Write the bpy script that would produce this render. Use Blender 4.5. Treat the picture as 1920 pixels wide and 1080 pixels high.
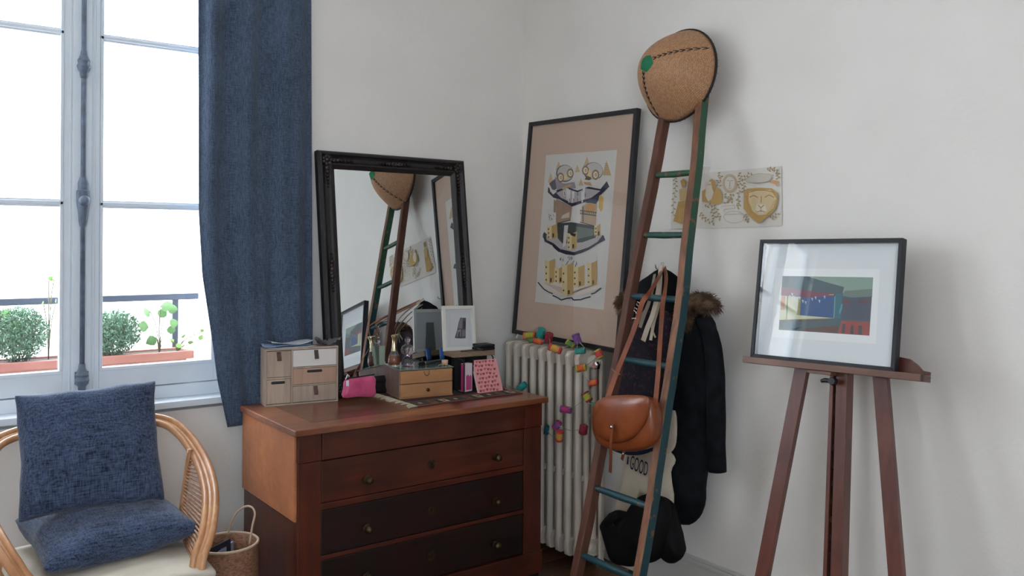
import bpy, bmesh, math, random
from mathutils import Vector as V, Matrix
random.seed(7)
D = bpy.data
for o in list(D.objects): D.objects.remove(o)
SC = bpy.context.scene; COL = SC.collection
PI = math.pi; sin = math.sin; cos = math.cos

# ------------------------------------------------------------------ camera
CAM = V((-2.88, -3.767, 1.55)); FOC = 1596.0; PCX = 960.0; PCY = 453.0; ROLL = .006
FW = V((.5979, .8016, 0)).normalized(); RT = V((FW.y, -FW.x, 0)); UP = V((0, 0, 1))
cd = D.cameras.new('camera'); cam = D.objects.new('camera', cd); COL.objects.link(cam)
cd.sensor_width = 36; cd.sensor_fit = 'HORIZONTAL'; cd.lens = FOC * 36 / 1920
cd.shift_y = -(540 - PCY) / 1920; cd.clip_start = .02
r2 = RT * cos(ROLL) + UP * sin(ROLL); u2 = UP * cos(ROLL) - RT * sin(ROLL)
m = Matrix((r2, u2, -FW)).transposed().to_4x4(); m.translation = CAM
cam.matrix_world = m; SC.camera = cam

# ------------------------------------------------------------------ exposure, sky, daylight
vs = SC.view_settings; vs.view_transform = 'Standard'; vs.look = 'None'; vs.gamma = 1
vs.use_curve_mapping = False; vs.exposure = 0.0
SKY = 16.0
w = D.worlds.new('sky'); SC.world = w; w.use_nodes = True
bg = w.node_tree.nodes['Background']; bg.inputs[0].default_value = (.80, .90, 1.0, 1); bg.inputs[1].default_value = SKY
for px_ in (-2.21, -4.3):
    l = D.lights.new('window_daylight', 'AREA'); l.shape = 'RECTANGLE'; l.size = 1.2; l.size_y = 2.25
    l.cycles.is_portal = True
    lo = D.objects.new('window_daylight', l); COL.objects.link(lo)
    lo.location = (px_, .52, 1.95); lo.rotation_euler = (-PI / 2, 0, 0)
l = D.lights.new('window_daylight', 'AREA'); l.shape = 'RECTANGLE'; l.size = 1.6; l.size_y = 1.6; l.cycles.is_portal = True
lo = D.objects.new('window_daylight', l); COL.objects.link(lo); lo.location = (-3.85, -5.72, 1.8); lo.rotation_euler = (PI / 2, 0, 0)  # portal for the added, unseen back window

def ray(x, y):
    a, b = x - PCX, y - PCY; c, s = cos(ROLL), sin(ROLL)
    u = c * a + s * b; v = -s * a + c * b
    return FW + RT * (u / FOC) - UP * (v / FOC)
def aX(x, y, X): r = ray(x, y); return CAM + r * ((X - CAM.x) / r.x)
def aY(x, y, Y): r = ray(x, y); return CAM + r * ((Y - CAM.y) / r.y)
def aZ(x, y, Z): r = ray(x, y); return CAM + r * ((Z - CAM.z) / r.z)
def aP(x, y, o, n): r = ray(x, y); return CAM + r * ((o - CAM).dot(n) / r.dot(n))
def toscreen(p):
    d = V(p) - CAM; z = d.dot(FW); u = FOC * d.dot(RT) / z; v = -FOC * d.z / z
    return PCX + cos(ROLL) * u - sin(ROLL) * v, PCY + sin(ROLL) * u + cos(ROLL) * v

# ------------------------------------------------------------------ materials
def lin(c): return tuple(((x / 255 + .055) / 1.055) ** 2.4 if x > 10 else x / 255 / 12.92 for x in c) + (1,)
MATS = {}
def M(name, col, rough=.6, metal=0, c2=None, scale=8, stretch=(1, 1, 1), bump=0, bscale=None, kind='noise', detail=5, spec=.5, coat=0, lo=.35, hi=.65, sheen=0, trans=0):
    if name in MATS: return MATS[name]
    m = D.materials.new(name); m.use_nodes = True; MATS[name] = m
    N = m.node_tree.nodes; L = m.node_tree.links; b = N['Principled BSDF']
    b.inputs['Base Color'].default_value = lin(col); b.inputs['Roughness'].default_value = rough
    b.inputs['Metallic'].default_value = metal; b.inputs['Specular IOR Level'].default_value = spec
    b.inputs['Coat Weight'].default_value = coat; b.inputs['Coat Roughness'].default_value = .15
    b.inputs['Sheen Weight'].default_value = sheen
    b.inputs['Transmission Weight'].default_value = trans
    m.diffuse_color = lin(col)
    if c2 or bump:
        tc = N.new('ShaderNodeTexCoord'); mp = N.new('ShaderNodeMapping'); mp.inputs['Scale'].default_value = stretch
        L.new(tc.outputs['Object'], mp.inputs[0])
        if kind == 'noise':
            t = N.new('ShaderNodeTexNoise'); t.inputs['Scale'].default_value = scale; t.inputs['Detail'].default_value = detail; out = t.outputs['Fac']
        elif kind == 'voronoi':
            t = N.new('ShaderNodeTexVoronoi'); t.inputs['Scale'].default_value = scale; out = t.outputs['Distance']
        L.new(mp.outputs[0], t.inputs[0])
        if c2:
            r = N.new('ShaderNodeValToRGB'); r.color_ramp.elements[0].position = lo; r.color_ramp.elements[1].position = hi
            r.color_ramp.elements[0].color = lin(col); r.color_ramp.elements[1].color = lin(c2)
            L.new(out, r.inputs[0]); L.new(r.outputs[0], b.inputs['Base Color'])
        if bump:
            bp = N.new('ShaderNodeBump'); bp.inputs['Strength'].default_value = 1; bp.inputs['Distance'].default_value = bump
            if bscale:
                t2 = N.new('ShaderNodeTexNoise'); t2.inputs['Scale'].default_value = bscale; t2.inputs['Detail'].default_value = 4
                L.new(mp.outputs[0], t2.inputs[0]); out = t2.outputs['Fac']
            L.new(out, bp.inputs['Height']); L.new(bp.outputs[0], b.inputs['Normal'])
    return m
def cloth(name, c1, c2, freq=260, bump=.0012, rough=.95, dirs=('X', 'Z'), sheen=.3, patch=9):
    """woven cloth: two crossed thread waves broken by noise"""
    m = D.materials.new(name); m.use_nodes = True; MATS[name] = m
    N = m.node_tree.nodes; L = m.node_tree.links; b = N['Principled BSDF']
    b.inputs['Roughness'].default_value = rough; b.inputs['Sheen Weight'].default_value = sheen; b.inputs['Specular IOR Level'].default_value = .2
    tc = N.new('ShaderNodeTexCoord'); ws = []
    for k in (0, 1):
        mp = N.new('ShaderNodeMapping'); sc_ = [freq * .5] * 3; ax_ = 'XYZ'.index(dirs[k]); sc_[ax_] = freq * .055; mp.inputs['Scale'].default_value = sc_
        t = N.new('ShaderNodeTexNoise'); t.inputs['Scale'].default_value = 1; t.inputs['Detail'].default_value = 2
        L.new(tc.outputs['Object'], mp.inputs[0]); L.new(mp.outputs[0], t.inputs[0]); ws.append(t)
    mx = N.new('ShaderNodeMath'); mx.operation = 'ADD'; L.new(ws[0].outputs['Fac'], mx.inputs[0]); L.new(ws[1].outputs['Fac'], mx.inputs[1])
    ns = N.new('ShaderNodeTexNoise'); ns.inputs['Scale'].default_value = patch; ns.inputs['Detail'].default_value = 6; L.new(tc.outputs['Object'], ns.inputs[0])
    mn = N.new('ShaderNodeMath'); mn.operation = 'MULTIPLY_ADD'; mn.inputs[1].default_value = .5; L.new(ns.outputs['Fac'], mn.inputs[0]); L.new(mx.outputs[0], mn.inputs[2]); ad = N.new('ShaderNodeMath'); ad.operation = 'MULTIPLY'; ad.inputs[1].default_value = .8; L.new(mn.outputs[0], ad.inputs[0])
    r = N.new('ShaderNodeValToRGB'); r.color_ramp.elements[0].position = .60; r.color_ramp.elements[1].position = 1.06; ad.inputs[1].default_value = .66
    r.color_ramp.elements[0].color = lin(c1); r.color_ramp.elements[1].color = lin(c2)
    L.new(ad.outputs[0], r.inputs[0]); L.new(r.outputs[0], b.inputs['Base Color'])
    bp = N.new('ShaderNodeBump'); bp.inputs['Distance'].default_value = bump; L.new(mx.outputs[0], bp.inputs['Height']); L.new(bp.outputs[0], b.inputs['Normal'])
    return m
def wood(name, c1, c2, axis=0, scale=5, rough=.45, coat=0, bump=.0006, c3=None, spec=.5):
    """wood grain stretched along one axis, with soft figure"""
    m = D.materials.new(name); m.use_nodes = True; MATS[name] = m
    N = m.node_tree.nodes; L = m.node_tree.links; b = N['Principled BSDF']
    b.inputs['Roughness'].default_value = rough; b.inputs['Coat Weight'].default_value = coat; b.inputs['Coat Roughness'].default_value = .2
    b.inputs['Specular IOR Level'].default_value = spec
    tc = N.new('ShaderNodeTexCoord'); mp = N.new('ShaderNodeMapping'); st = [9, 9, 9]; st[axis] = .9; mp.inputs['Scale'].default_value = st
    L.new(tc.outputs['Object'], mp.inputs[0])
    t = N.new('ShaderNodeTexNoise'); t.inputs['Scale'].default_value = scale; t.inputs['Detail'].default_value = 8; t.inputs['Distortion'].default_value = .6
    L.new(mp.outputs[0], t.inputs[0])
    r = N.new('ShaderNodeValToRGB'); e = r.color_ramp.elements; e[0].position = .3; e[1].position = .7; e[0].color = lin(c1); e[1].color = lin(c2)
    L.new(t.outputs['Fac'], r.inputs[0])
    t2 = N.new('ShaderNodeTexNoise'); t2.inputs['Scale'].default_value = 3.2; t2.inputs['Detail'].default_value = 3; L.new(tc.outputs['Object'], t2.inputs[0])
    r2_ = N.new('ShaderNodeValToRGB'); r2_.color_ramp.elements[0].position = .38; r2_.color_ramp.elements[1].position = .68
    L.new(t2.outputs['Fac'], r2_.inputs[0])
    mx = N.new('ShaderNodeMix'); mx.data_type = 'RGBA'; L.new(r2_.outputs[0], mx.inputs['Factor'])
    L.new(r.outputs[0], mx.inputs[6]); mx.inputs[7].default_value = lin(c3 or c1)
    mu = N.new('ShaderNodeMath'); mu.operation = 'MULTIPLY'; mu.inputs[1].default_value = .7; L.new(r2_.outputs[0], mu.inputs[0]); L.new(mu.outputs[0], mx.inputs['Factor'])
    L.new(mx.outputs[2], b.inputs['Base Color'])
    bp = N.new('ShaderNodeBump'); bp.inputs['Distance'].default_value = bump; L.new(t.outputs['Fac'], bp.inputs['Height']); L.new(bp.outputs[0], b.inputs['Normal'])
    return m
def paint_by_height(name, z0, cl, z1, ch, wear, rough=.5):
    """paint that was brushed in two tints, low part and high part, with wear"""
    m = D.materials.new(name); m.use_nodes = True; MATS[name] = m
    N = m.node_tree.nodes; L = m.node_tree.links; b = N['Principled BSDF']; b.inputs['Roughness'].default_value = rough
    tc = N.new('ShaderNodeTexCoord'); sp = N.new('ShaderNodeSeparateXYZ'); L.new(tc.outputs['Object'], sp.inputs[0])
    mr = N.new('ShaderNodeMapRange'); mr.inputs['From Min'].default_value = z0; mr.inputs['From Max'].default_value = z1; L.new(sp.outputs[2], mr.inputs['Value'])
    mx = N.new('ShaderNodeMix'); mx.data_type = 'RGBA'; mx.inputs[6].default_value = lin(cl); mx.inputs[7].default_value = lin(ch); L.new(mr.outputs[0], mx.inputs['Factor'])
    ns = N.new('ShaderNodeTexNoise'); ns.inputs['Scale'].default_value = 26; ns.inputs['Detail'].default_value = 6; L.new(tc.outputs['Object'], ns.inputs[0])
    r = N.new('ShaderNodeValToRGB'); r.color_ramp.elements[0].position = .62; r.color_ramp.elements[1].position = .66; L.new(ns.outputs['Fac'], r.inputs[0])
    m2 = N.new('ShaderNodeMix'); m2.data_type = 'RGBA'; L.new(r.outputs[0], m2.inputs['Factor']); L.new(mx.outputs[2], m2.inputs[6]); m2.inputs[7].default_value = lin(wear)
    L.new(m2.outputs[2], b.inputs['Base Color'])
    return m
def glass(name, col, rough=0.0, ior=1.45):
    m = D.materials.new(name); m.use_nodes = True; MATS[name] = m; b = m.node_tree.nodes['Principled BSDF']
    b.inputs['Base Color'].default_value = lin(col); b.inputs['Roughness'].default_value = rough
    b.inputs['Transmission Weight'].default_value = 1; b.inputs['IOR'].default_value = ior
    return m
def pane_mat(name, tint=(255, 255, 255), refl=.06, rough=.02):
    m = D.materials.new(name); m.use_nodes = True; MATS[name] = m
    N = m.node_tree.nodes; L = m.node_tree.links; N.remove(N['Principled BSDF'])
    tr = N.new('ShaderNodeBsdfTransparent'); tr.inputs[0].default_value = lin(tint); gl = N.new('ShaderNodeBsdfGlossy'); gl.inputs['Roughness'].default_value = rough
    lw = N.new('ShaderNodeLayerWeight'); lw.inputs[0].default_value = .5
    pw = N.new('ShaderNodeMath'); pw.operation = 'POWER'; pw.inputs[1].default_value = 5; L.new(lw.outputs['Facing'], pw.inputs[0])
    ma = N.new('ShaderNodeMath'); ma.operation = 'MULTIPLY_ADD'; ma.inputs[1].default_value = 1 - refl; ma.inputs[2].default_value = refl; L.new(pw.outputs[0], ma.inputs[0])
    mx = N.new('ShaderNodeMixShader'); L.new(ma.outputs[0], mx.inputs[0]); L.new(tr.outputs[0], mx.inputs[1]); L.new(gl.outputs[0], mx.inputs[2])
    L.new(mx.outputs[0], N['Material Output'].inputs[0])
    return m
def flat(c, rough=.8):
    return M('ink_%d_%d_%d' % tuple(c), c, rough)

WALL = M('wall_paint', (240, 235, 229), .85, c2=(236, 231, 225), scale=3, bump=.0008, bscale=60)
WHITE = M('white_gloss_paint', (226, 233, 241), .4, bump=.0002, bscale=40, c2=(220, 228, 236), scale=6)
CEIL = M('ceiling_paint', (243, 241, 238), .9)
BASEW = M('baseboard_paint', (205, 202, 197), .45)
FLOORW = wood('floor_oak', (74, 48, 30), (104, 70, 44), 0, 5, .4, .2)
FLOORB = M('subfloor', (30, 22, 16), .9)
RADM = M('radiator_paint', (208, 197, 184), .45, c2=(198, 186, 172), scale=9, bump=.0006, bscale=50)
BLACKW = M('black_frame_paint', (20, 21, 25), .4, c2=(30, 32, 38), scale=20)
SLATE = M('blue_black_frame_paint', (20, 22, 32), .5)
CHEST = wood('chest_walnut', (68, 26, 15), (100, 43, 23), 0, 3.2, .36, .15, .0004, (44, 17, 11))  # chest fronts: dark wood, darkened further so the colour carries their weak light
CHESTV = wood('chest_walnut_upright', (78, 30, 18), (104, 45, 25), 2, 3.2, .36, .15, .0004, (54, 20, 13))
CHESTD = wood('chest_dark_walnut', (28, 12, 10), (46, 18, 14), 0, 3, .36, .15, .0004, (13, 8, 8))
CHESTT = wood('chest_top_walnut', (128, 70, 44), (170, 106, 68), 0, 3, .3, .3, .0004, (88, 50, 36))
CHESTS = wood('chest_side_walnut', (178, 108, 64), (204, 130, 82), 0, 2.6, .4, .2, .0004, (146, 86, 56))  # side of the same chest, window light put into the paler colour
BRASS = M('old_brass', (92, 76, 54), .35, .8, c2=(62, 50, 36), scale=60)
BLACK = M('black_matte', (16, 16, 18), .6)
NAVY = cloth('navy_linen', (25, 33, 50), (80, 94, 122), 420, .0008, sheen=.2)
NAVYF = cloth('navy_linen_flat', (25, 33, 50), (80, 94, 122), 420, .0008, dirs=('X', 'Y'), sheen=.2)
CURT = cloth('curtain_linen', (50, 62, 80), (88, 103, 124), 520, .0004, sheen=.2, patch=5)
RATT = wood('rattan', (176, 122, 78), (206, 156, 110), 2, 4, .35, .3, .0003, (158, 100, 60))
RATTD = M('rattan_groove', (96, 60, 40), .6)
CREAM = M('cream_cotton', (208, 198, 184), .95, c2=(198, 188, 172), scale=12, bump=.002, bscale=18)
LEATH = M('tan_leather', (146, 74, 36), .34, c2=(112, 52, 26), scale=7, bump=.0006, bscale=160, coat=.35)
LEATH2 = M('brown_leather_strap', (138, 74, 40), .45, c2=(104, 54, 32), scale=12, bump=.0004, bscale=160)
STEEL = M('polished_steel', (210, 205, 200), .15, 1)
COATM = M('coat_wool', (13, 15, 18), .9, c2=(25, 28, 33), scale=18, spec=.2, bump=.002, bscale=12)
GARM = M('speckled_dark_cloth', (20, 17, 28), .9, c2=(70, 34, 52), scale=75, detail=2, lo=.55, hi=.66, bump=.002, bscale=20)
BAGB = M('black_nylon', (7, 7, 10), .75, bump=.003, bscale=14, spec=.25)
TOTE = M('tote_canvas', (205, 192, 172), .95, c2=(192, 178, 158), scale=9, bump=.003, bscale=10)
FUR = M('fur_tan', (142, 112, 86), .9, c2=(78, 58, 44), scale=22, detail=3)
EASEL = wood('easel_mahogany', (84, 38, 28), (112, 56, 38), 2, 4, .35, .25, .0004, (66, 28, 22))
EASELH = wood('easel_ledge_wood', (104, 68, 54), (132, 90, 72), 1, 4, .4, .2, .0004, (86, 54, 44))
LADW = wood('ladder_worn_wood', (112, 70, 48), (158, 108, 78), 2, 5, .6, 0, .001, (92, 54, 38))
LADD = wood('ladder_brown_stain', (84, 48, 34), (112, 68, 50), 2, 5, .6, 0, .001, (64, 38, 28))
LADP = paint_by_height('ladder_paint', 1.35, (24, 66, 74), 1.75, (38, 82, 58), (120, 84, 60))
PALEW = wood('limed_oak', (168, 148, 132), (196, 176, 158), 2, 5, .6, 0, .0005, (156, 138, 124))
PALEW2 = wood('pinkish_oak', (176, 142, 122), (192, 160, 138), 2, 5, .6, 0, .0005, (166, 132, 114))
PINEW = wood('box_pine', (176, 124, 82), (204, 152, 104), 0, 3, .5, .05, .0004, (158, 108, 72))
GREYW = wood('greyed_wood', (118, 94, 84), (136, 110, 98), 2, 3, .6, 0, .0004)
HATM = D.materials.new('woven_bamboo')
PANE = pane_mat('window_glass')
PICG = pane_mat('picture_glass')
WICK = M('wicker', (168, 124, 96), .8, c2=(120, 84, 62), scale=70, stretch=(1, 1, 2.2), bump=.003)
IRON = M('espagnolette_iron', (110, 124, 146), .5, .1, c2=(92, 100, 114), scale=30)
def hatmat():
    m = HATM; m.use_nodes = True; N = m.node_tree.nodes; L = m.node_tree.links; b = N['Principled BSDF']; b.inputs['Roughness'].default_value = .55
    uv = N.new('ShaderNodeUVMap'); mp = N.new('ShaderNodeMapping'); mp.inputs['Rotation'].default_value = (0, 0, PI / 4); mp.inputs['Scale'].default_value = (1, 1, 1)
    L.new(uv.outputs[0], mp.inputs[0])
    br = N.new('ShaderNodeTexBrick'); br.inputs['Scale'].default_value = 30; br.inputs['Color1'].default_value = lin((228, 182, 140)); br.inputs['Color2'].default_value = lin((194, 144, 104))
    br.inputs['Mortar'].default_value = lin((156, 108, 74)); br.inputs['Mortar Size'].default_value = .05; br.inputs['Bias'].default_value = 0
    L.new(mp.outputs[0], br.inputs[0]); L.new(br.outputs[0], b.inputs['Base Color'])
    bp = N.new('ShaderNodeBump'); bp.inputs['Distance'].default_value = .002; bp.invert = True; L.new(br.outputs['Fac'], bp.inputs['Height']); L.new(bp.outputs[0], b.inputs['Normal'])
hatmat()

# ------------------------------------------------------------------ mesh building
class MB:
    def __init__(s): s.v = []; s.f = []; s.m = []; s.uv = None
    def add(s, vs, fs, mi=0):
        n = len(s.v); s.v += [V(p) for p in vs]
        for k, f in enumerate(fs): s.f.append(tuple(i + n for i in f)); s.m.append(mi[k] if isinstance(mi, (list, tuple)) else mi)
        return s
    def box(s, c, sz, R=None, mi=0):
        c = V(c); R = R or Matrix.Identity(3); vs = []
        for x in (-.5, .5):
            for y in (-.5, .5):
                for z in (-.5, .5): vs.append(c + R @ V((x * sz[0], y * sz[1], z * sz[2])))
        # faces order: -x +x -y +y -z +z
        return s.add(vs, [(0, 1, 3, 2), (4, 6, 7, 5), (0, 4, 5, 1), (2, 3, 7, 6), (0, 2, 6, 4), (1, 5, 7, 3)], mi)
    def bb(s, x0, x1, y0, y1, z0, z1, mi=0): return s.box(((x0 + x1) / 2, (y0 + y1) / 2, (z0 + z1) / 2), (x1 - x0, y1 - y0, z1 - z0), None, mi)
    def hexa(s, lo4, hi4, mi=0):
        return s.add(list(lo4) + list(hi4), [(3, 2, 1, 0), (4, 5, 6, 7), (0, 1, 5, 4), (1, 2, 6, 5), (2, 3, 7, 6), (3, 0, 4, 7)], mi)
    def prism(s, pts, vec, mi=0):
        n = len(pts); vec = V(vec); pts = [V(p) for p in pts]
        return s.add(pts + [p + vec for p in pts], [tuple(range(n))[::-1], tuple(range(n, 2 * n))] + [(i, (i + 1) % n, n + (i + 1) % n, n + i) for i in range(n)], mi)
    def rings(s, rs, closed=True, caps=True, mi=0):
        n = len(rs[0]); vs = [p for r in rs for p in r]; fs = []
        for a in range(len(rs) - 1):
            for i in range(n if closed else n - 1):
                j = (i + 1) % n; fs.append((a * n + i, a * n + j, (a + 1) * n + j, (a + 1) * n + i))
        if caps and closed:
            fs.append(tuple(range(n))[::-1]); fs.append(tuple(range((len(rs) - 1) * n, len(rs) * n)))
        return s.add(vs, fs, mi)
    def tube(s, pts, r, n=8, caps=True, flat=None, upv=None, mi=0, closed=False):
        pts = [V(p) for p in pts]; rs = []; k = len(pts); prev = None
        for i, p in enumerate(pts):
            if closed: t = pts[(i + 1) % k] - pts[i - 1]
            else: t = (pts[min(i + 1, k - 1)] - pts[max(i - 1, 0)])
            t.normalize()
            if upv is not None: a = V(upv) - t * V(upv).dot(t)
            elif prev is None: a = V((0, 0, 1)).cross(t) if abs(t.z) < .9 else V((1, 0, 0)).cross(t)
            else: a = prev - t * prev.dot(t)
            a.normalize(); prev = a; b = t.cross(a)
            rr = r[i] if isinstance(r, (list, tuple)) else r
            fa, fb = flat if flat else (1, 1)
            rs.append([p + a * (cos(2 * PI * (q + .5) / n) * rr * fa) + b * (sin(2 * PI * (q + .5) / n) * rr * fb) for q in range(n)])
        if closed: rs.append(rs[0]); caps = False
        return s.rings(rs, True, caps, mi)
    def lathe(s, prof, c, ax=(0, 0, 1), n=20, mi=0, caps=True):
        ax = V(ax).normalized(); a = ax.orthogonal().normalized(); b = ax.cross(a); c = V(c)
        return s.rings([[c + ax * z + a * (cos(2 * PI * q / n) * r) + b * (sin(2 * PI * q / n) * r) for q in range(n)] for r, z in prof], True, caps, mi)
    def grid(s, f, nu, nv, mi=0):
        vs = [f(i / nu, j / nv) for j in range(nv + 1) for i in range(nu + 1)]
        return s.add(vs, [(j * (nu + 1) + i, j * (nu + 1) + i + 1, (j + 1) * (nu + 1) + i + 1, (j + 1) * (nu + 1) + i) for j in range(nv) for i in range(nu)], mi)
    def puffy(s, pts, vec, prof, mi=0, jit=0, c=None):
        """soft closed form: an outline swept along vec, prof = (scale, depth 0..1) rings"""
        pts = [V(p) for p in pts]; vec = V(vec); c = V(c) if c else sum(pts, V()) / len(pts); rs = []
        for sc, dd in prof:
            rs.append([c + (p - c) * sc + vec * dd + V((random.uniform(-jit, jit), random.uniform(-jit, jit), random.uniform(-jit, jit))) for p in pts])
        return s.rings(rs, True, True, mi)
BASE = {}
def finish(name, mb, mats, parent=None, loc=None, smooth=False, bevel=0, sub=0, solid=0, seg=2):
    if not isinstance(mats, (list, tuple)): mats = [mats]
    if parent is not None: base = BASE[parent.name]
    elif loc is not None: base = V(loc)
    else:
        xs = [p.x for p in mb.v]; ys = [p.y for p in mb.v]; zs = [p.z for p in mb.v]
        base = V(((min(xs) + max(xs)) / 2, (min(ys) + max(ys)) / 2, min(zs)))
    me = D.meshes.new(name); me.from_pydata([p - base for p in mb.v], [], mb.f)
    for q in mats: me.materials.append(q)
    me.polygons.foreach_set('material_index', mb.m)
    if smooth is True: me.polygons.foreach_set('use_smooth', [True] * len(mb.f))
    me.update(); me.validate()
    if len(mb.f) < 60000 and not name in ('foliage', 'fur', 'print', 'engraving', 'painting', 'leaf'):
        b_m = bmesh.new(); b_m.from_mesh(me); bmesh.ops.recalc_face_normals(b_m, faces=b_m.faces); b_m.to_mesh(me); b_m.free()
    if smooth == 'auto':
        me.polygons.foreach_set('use_smooth', [True] * len(me.polygons)); me.set_sharp_from_angle(angle=math.radians(40))
    o = D.objects.new(name, me); COL.objects.link(o); BASE[o.name] = base
    if parent is not None: o.parent = parent
    else: o.location = base
    if bevel:
        b = o.modifiers.new('b', 'BEVEL'); b.width = bevel; b.segments = seg; b.limit_method = 'ANGLE'
    if solid:
        b = o.modifiers.new('t', 'SOLIDIFY'); b.thickness = solid; b.offset = 0
    if sub:
        b = o.modifiers.new('s', 'SUBSURF'); b.levels = sub; b.render_levels = sub
    return o
def tag(o, label=None, cat=None, group=None, kind=None):
    if label: o['label'] = label
    if cat: o['category'] = cat
    if group: o['group'] = group
    if kind: o['kind'] = kind
    return o
def thing(name, label, cat, loc, group=None, kind=None):
    o = D.objects.new(name, None); COL.objects.link(o); o.location = loc; o.empty_display_size = .05; BASE[o.name] = V(loc)
    return tag(o, label, cat, group, kind)
def dup(o, off, parent=None):
    c = o.copy(); COL.objects.link(c); c.location = V(o.location) + V(off); BASE[c.name] = BASE[o.name]
    if parent: c.parent = parent
    return c
def smooth_pts(pts, k=4, closed=False):
    pts = [V(p) for p in pts]; out = []; n = len(pts)
    for i in range(n if closed else n - 1):
        if closed: a, b, c, d = pts[i - 1], pts[i], pts[(i + 1) % n], pts[(i + 2) % n]
        else: a, b, c, d = pts[max(i - 1, 0)], pts[i], pts[i + 1], pts[min(i + 2, n - 1)]
        for j in range(k):
            t = j / k; out.append(.5 * ((2 * b) + (c - a) * t + (2 * a - 5 * b + 4 * c - d) * t * t + (3 * b - a - 3 * c + d) * t ** 3))
    if not closed: out.append(pts[-1])
    return out

# ------------------------------------------------------------------ room shell
RX0, RY0, RZ = -5.8, -5.4, 3.35
OPEN = [(-2.80, -1.62), (-4.89, -3.71)]; OZ0, OZ1 = .82, 3.06
def struct(o): o['kind'] = 'structure'; return o
mb = MB(); xs = [RX0 - .3, -4.89, -3.71, -2.80, -1.62, .3]
for i in range(5):
    if i in (1, 3):
        mb.bb(xs[i], xs[i + 1], 0, .5, 0, OZ0); mb.bb(xs[i], xs[i + 1], 0, .5, OZ1, RZ)
    else: mb.bb(xs[i], xs[i + 1], 0, .5, 0, RZ)
struct(finish('wall_left', mb, WALL, loc=(0, 0, 0)))
struct(finish('wall_right', MB().bb(0, .3, RY0 - .3, 0, 0, RZ), WALL, loc=(0, 0, 0)))
struct(finish('wall_back', MB().bb(RX0 - .3, -4.6, RY0 - .3, RY0, 0, RZ).bb(-3.1, 0, RY0 - .3, RY0, 0, RZ).bb(-4.6, -3.1, RY0 - .3, RY0, 0, 1.1).bb(-4.6, -3.1, RY0 - .3, RY0, 2.6, RZ), WALL, loc=(0, RY0, 0)))  # opening cut for the window added to brighten the left wall
struct(finish('wall_far_side', MB().bb(RX0 - .3, RX0, RY0, 0, 0, RZ), WALL, loc=(RX0, 0, 0)))
struct(finish('ceiling', MB().bb(RX0 - .3, .3, RY0 - .3, .5, RZ, RZ + .2), CEIL, loc=(0, 0, RZ)))
fl = struct(finish('floor', MB().bb(RX0 - .3, .3, RY0 - .3, .5, -.25, -.02), FLOORB, loc=(0, 0, 0)))
PL, PW = 1.16, .142
shade = [FLOORW, wood('floor_oak_light', (88, 58, 36), (118, 80, 50), 0, 5, .4, .2), wood('floor_oak_dark', (60, 38, 24), (90, 60, 38), 0, 5, .4, .2)]
pl0 = [finish('plank', MB().bb(.001, PL - .001, .0008, PW - .0008, -.02, 0), shade[k], parent=fl, bevel=.0015, seg=1) for k in range(3)]
used = [0, 0, 0]
for r in range(38):
    x = RX0 + (r * .37) % PL - PL; y = -PW * (r + 1)
    while x < 0:
        x0 = max(x, RX0); x1 = min(x + PL, 0)
        if x1 - x0 > .12:
            k = random.randrange(3)
            if not used[k]: o = pl0[k]; used[k] = 1
            else: o = pl0[k].copy(); COL.objects.link(o)
            o.location = (x0, y, 0); o.scale = ((x1 - x0) / PL, 1, 1)
        x += PL
def skirt(name, a, b, y0, y1):
    m_ = MB()
    if name == 'baseboard_right':
        m_.bb(-.016, 0, y0, y1, 0, .15); m_.bb(-.024, 0, y0, y1, .15, .166); m_.bb(-.012, 0, y0, y1, .166, .178)
    else:
        m_.bb(a, b, -.016, 0, 0, .15); m_.bb(a, b, -.024, 0, .15, .166); m_.bb(a, b, -.012, 0, .166, .178)
    struct(finish(name, m_, BASEW, loc=(a, y0, 0), bevel=.002))
skirt('baseboard_right', 0, 0, RY0, 0); skirt('baseboard_left', RX0, -.026, 0, 0)

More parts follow.
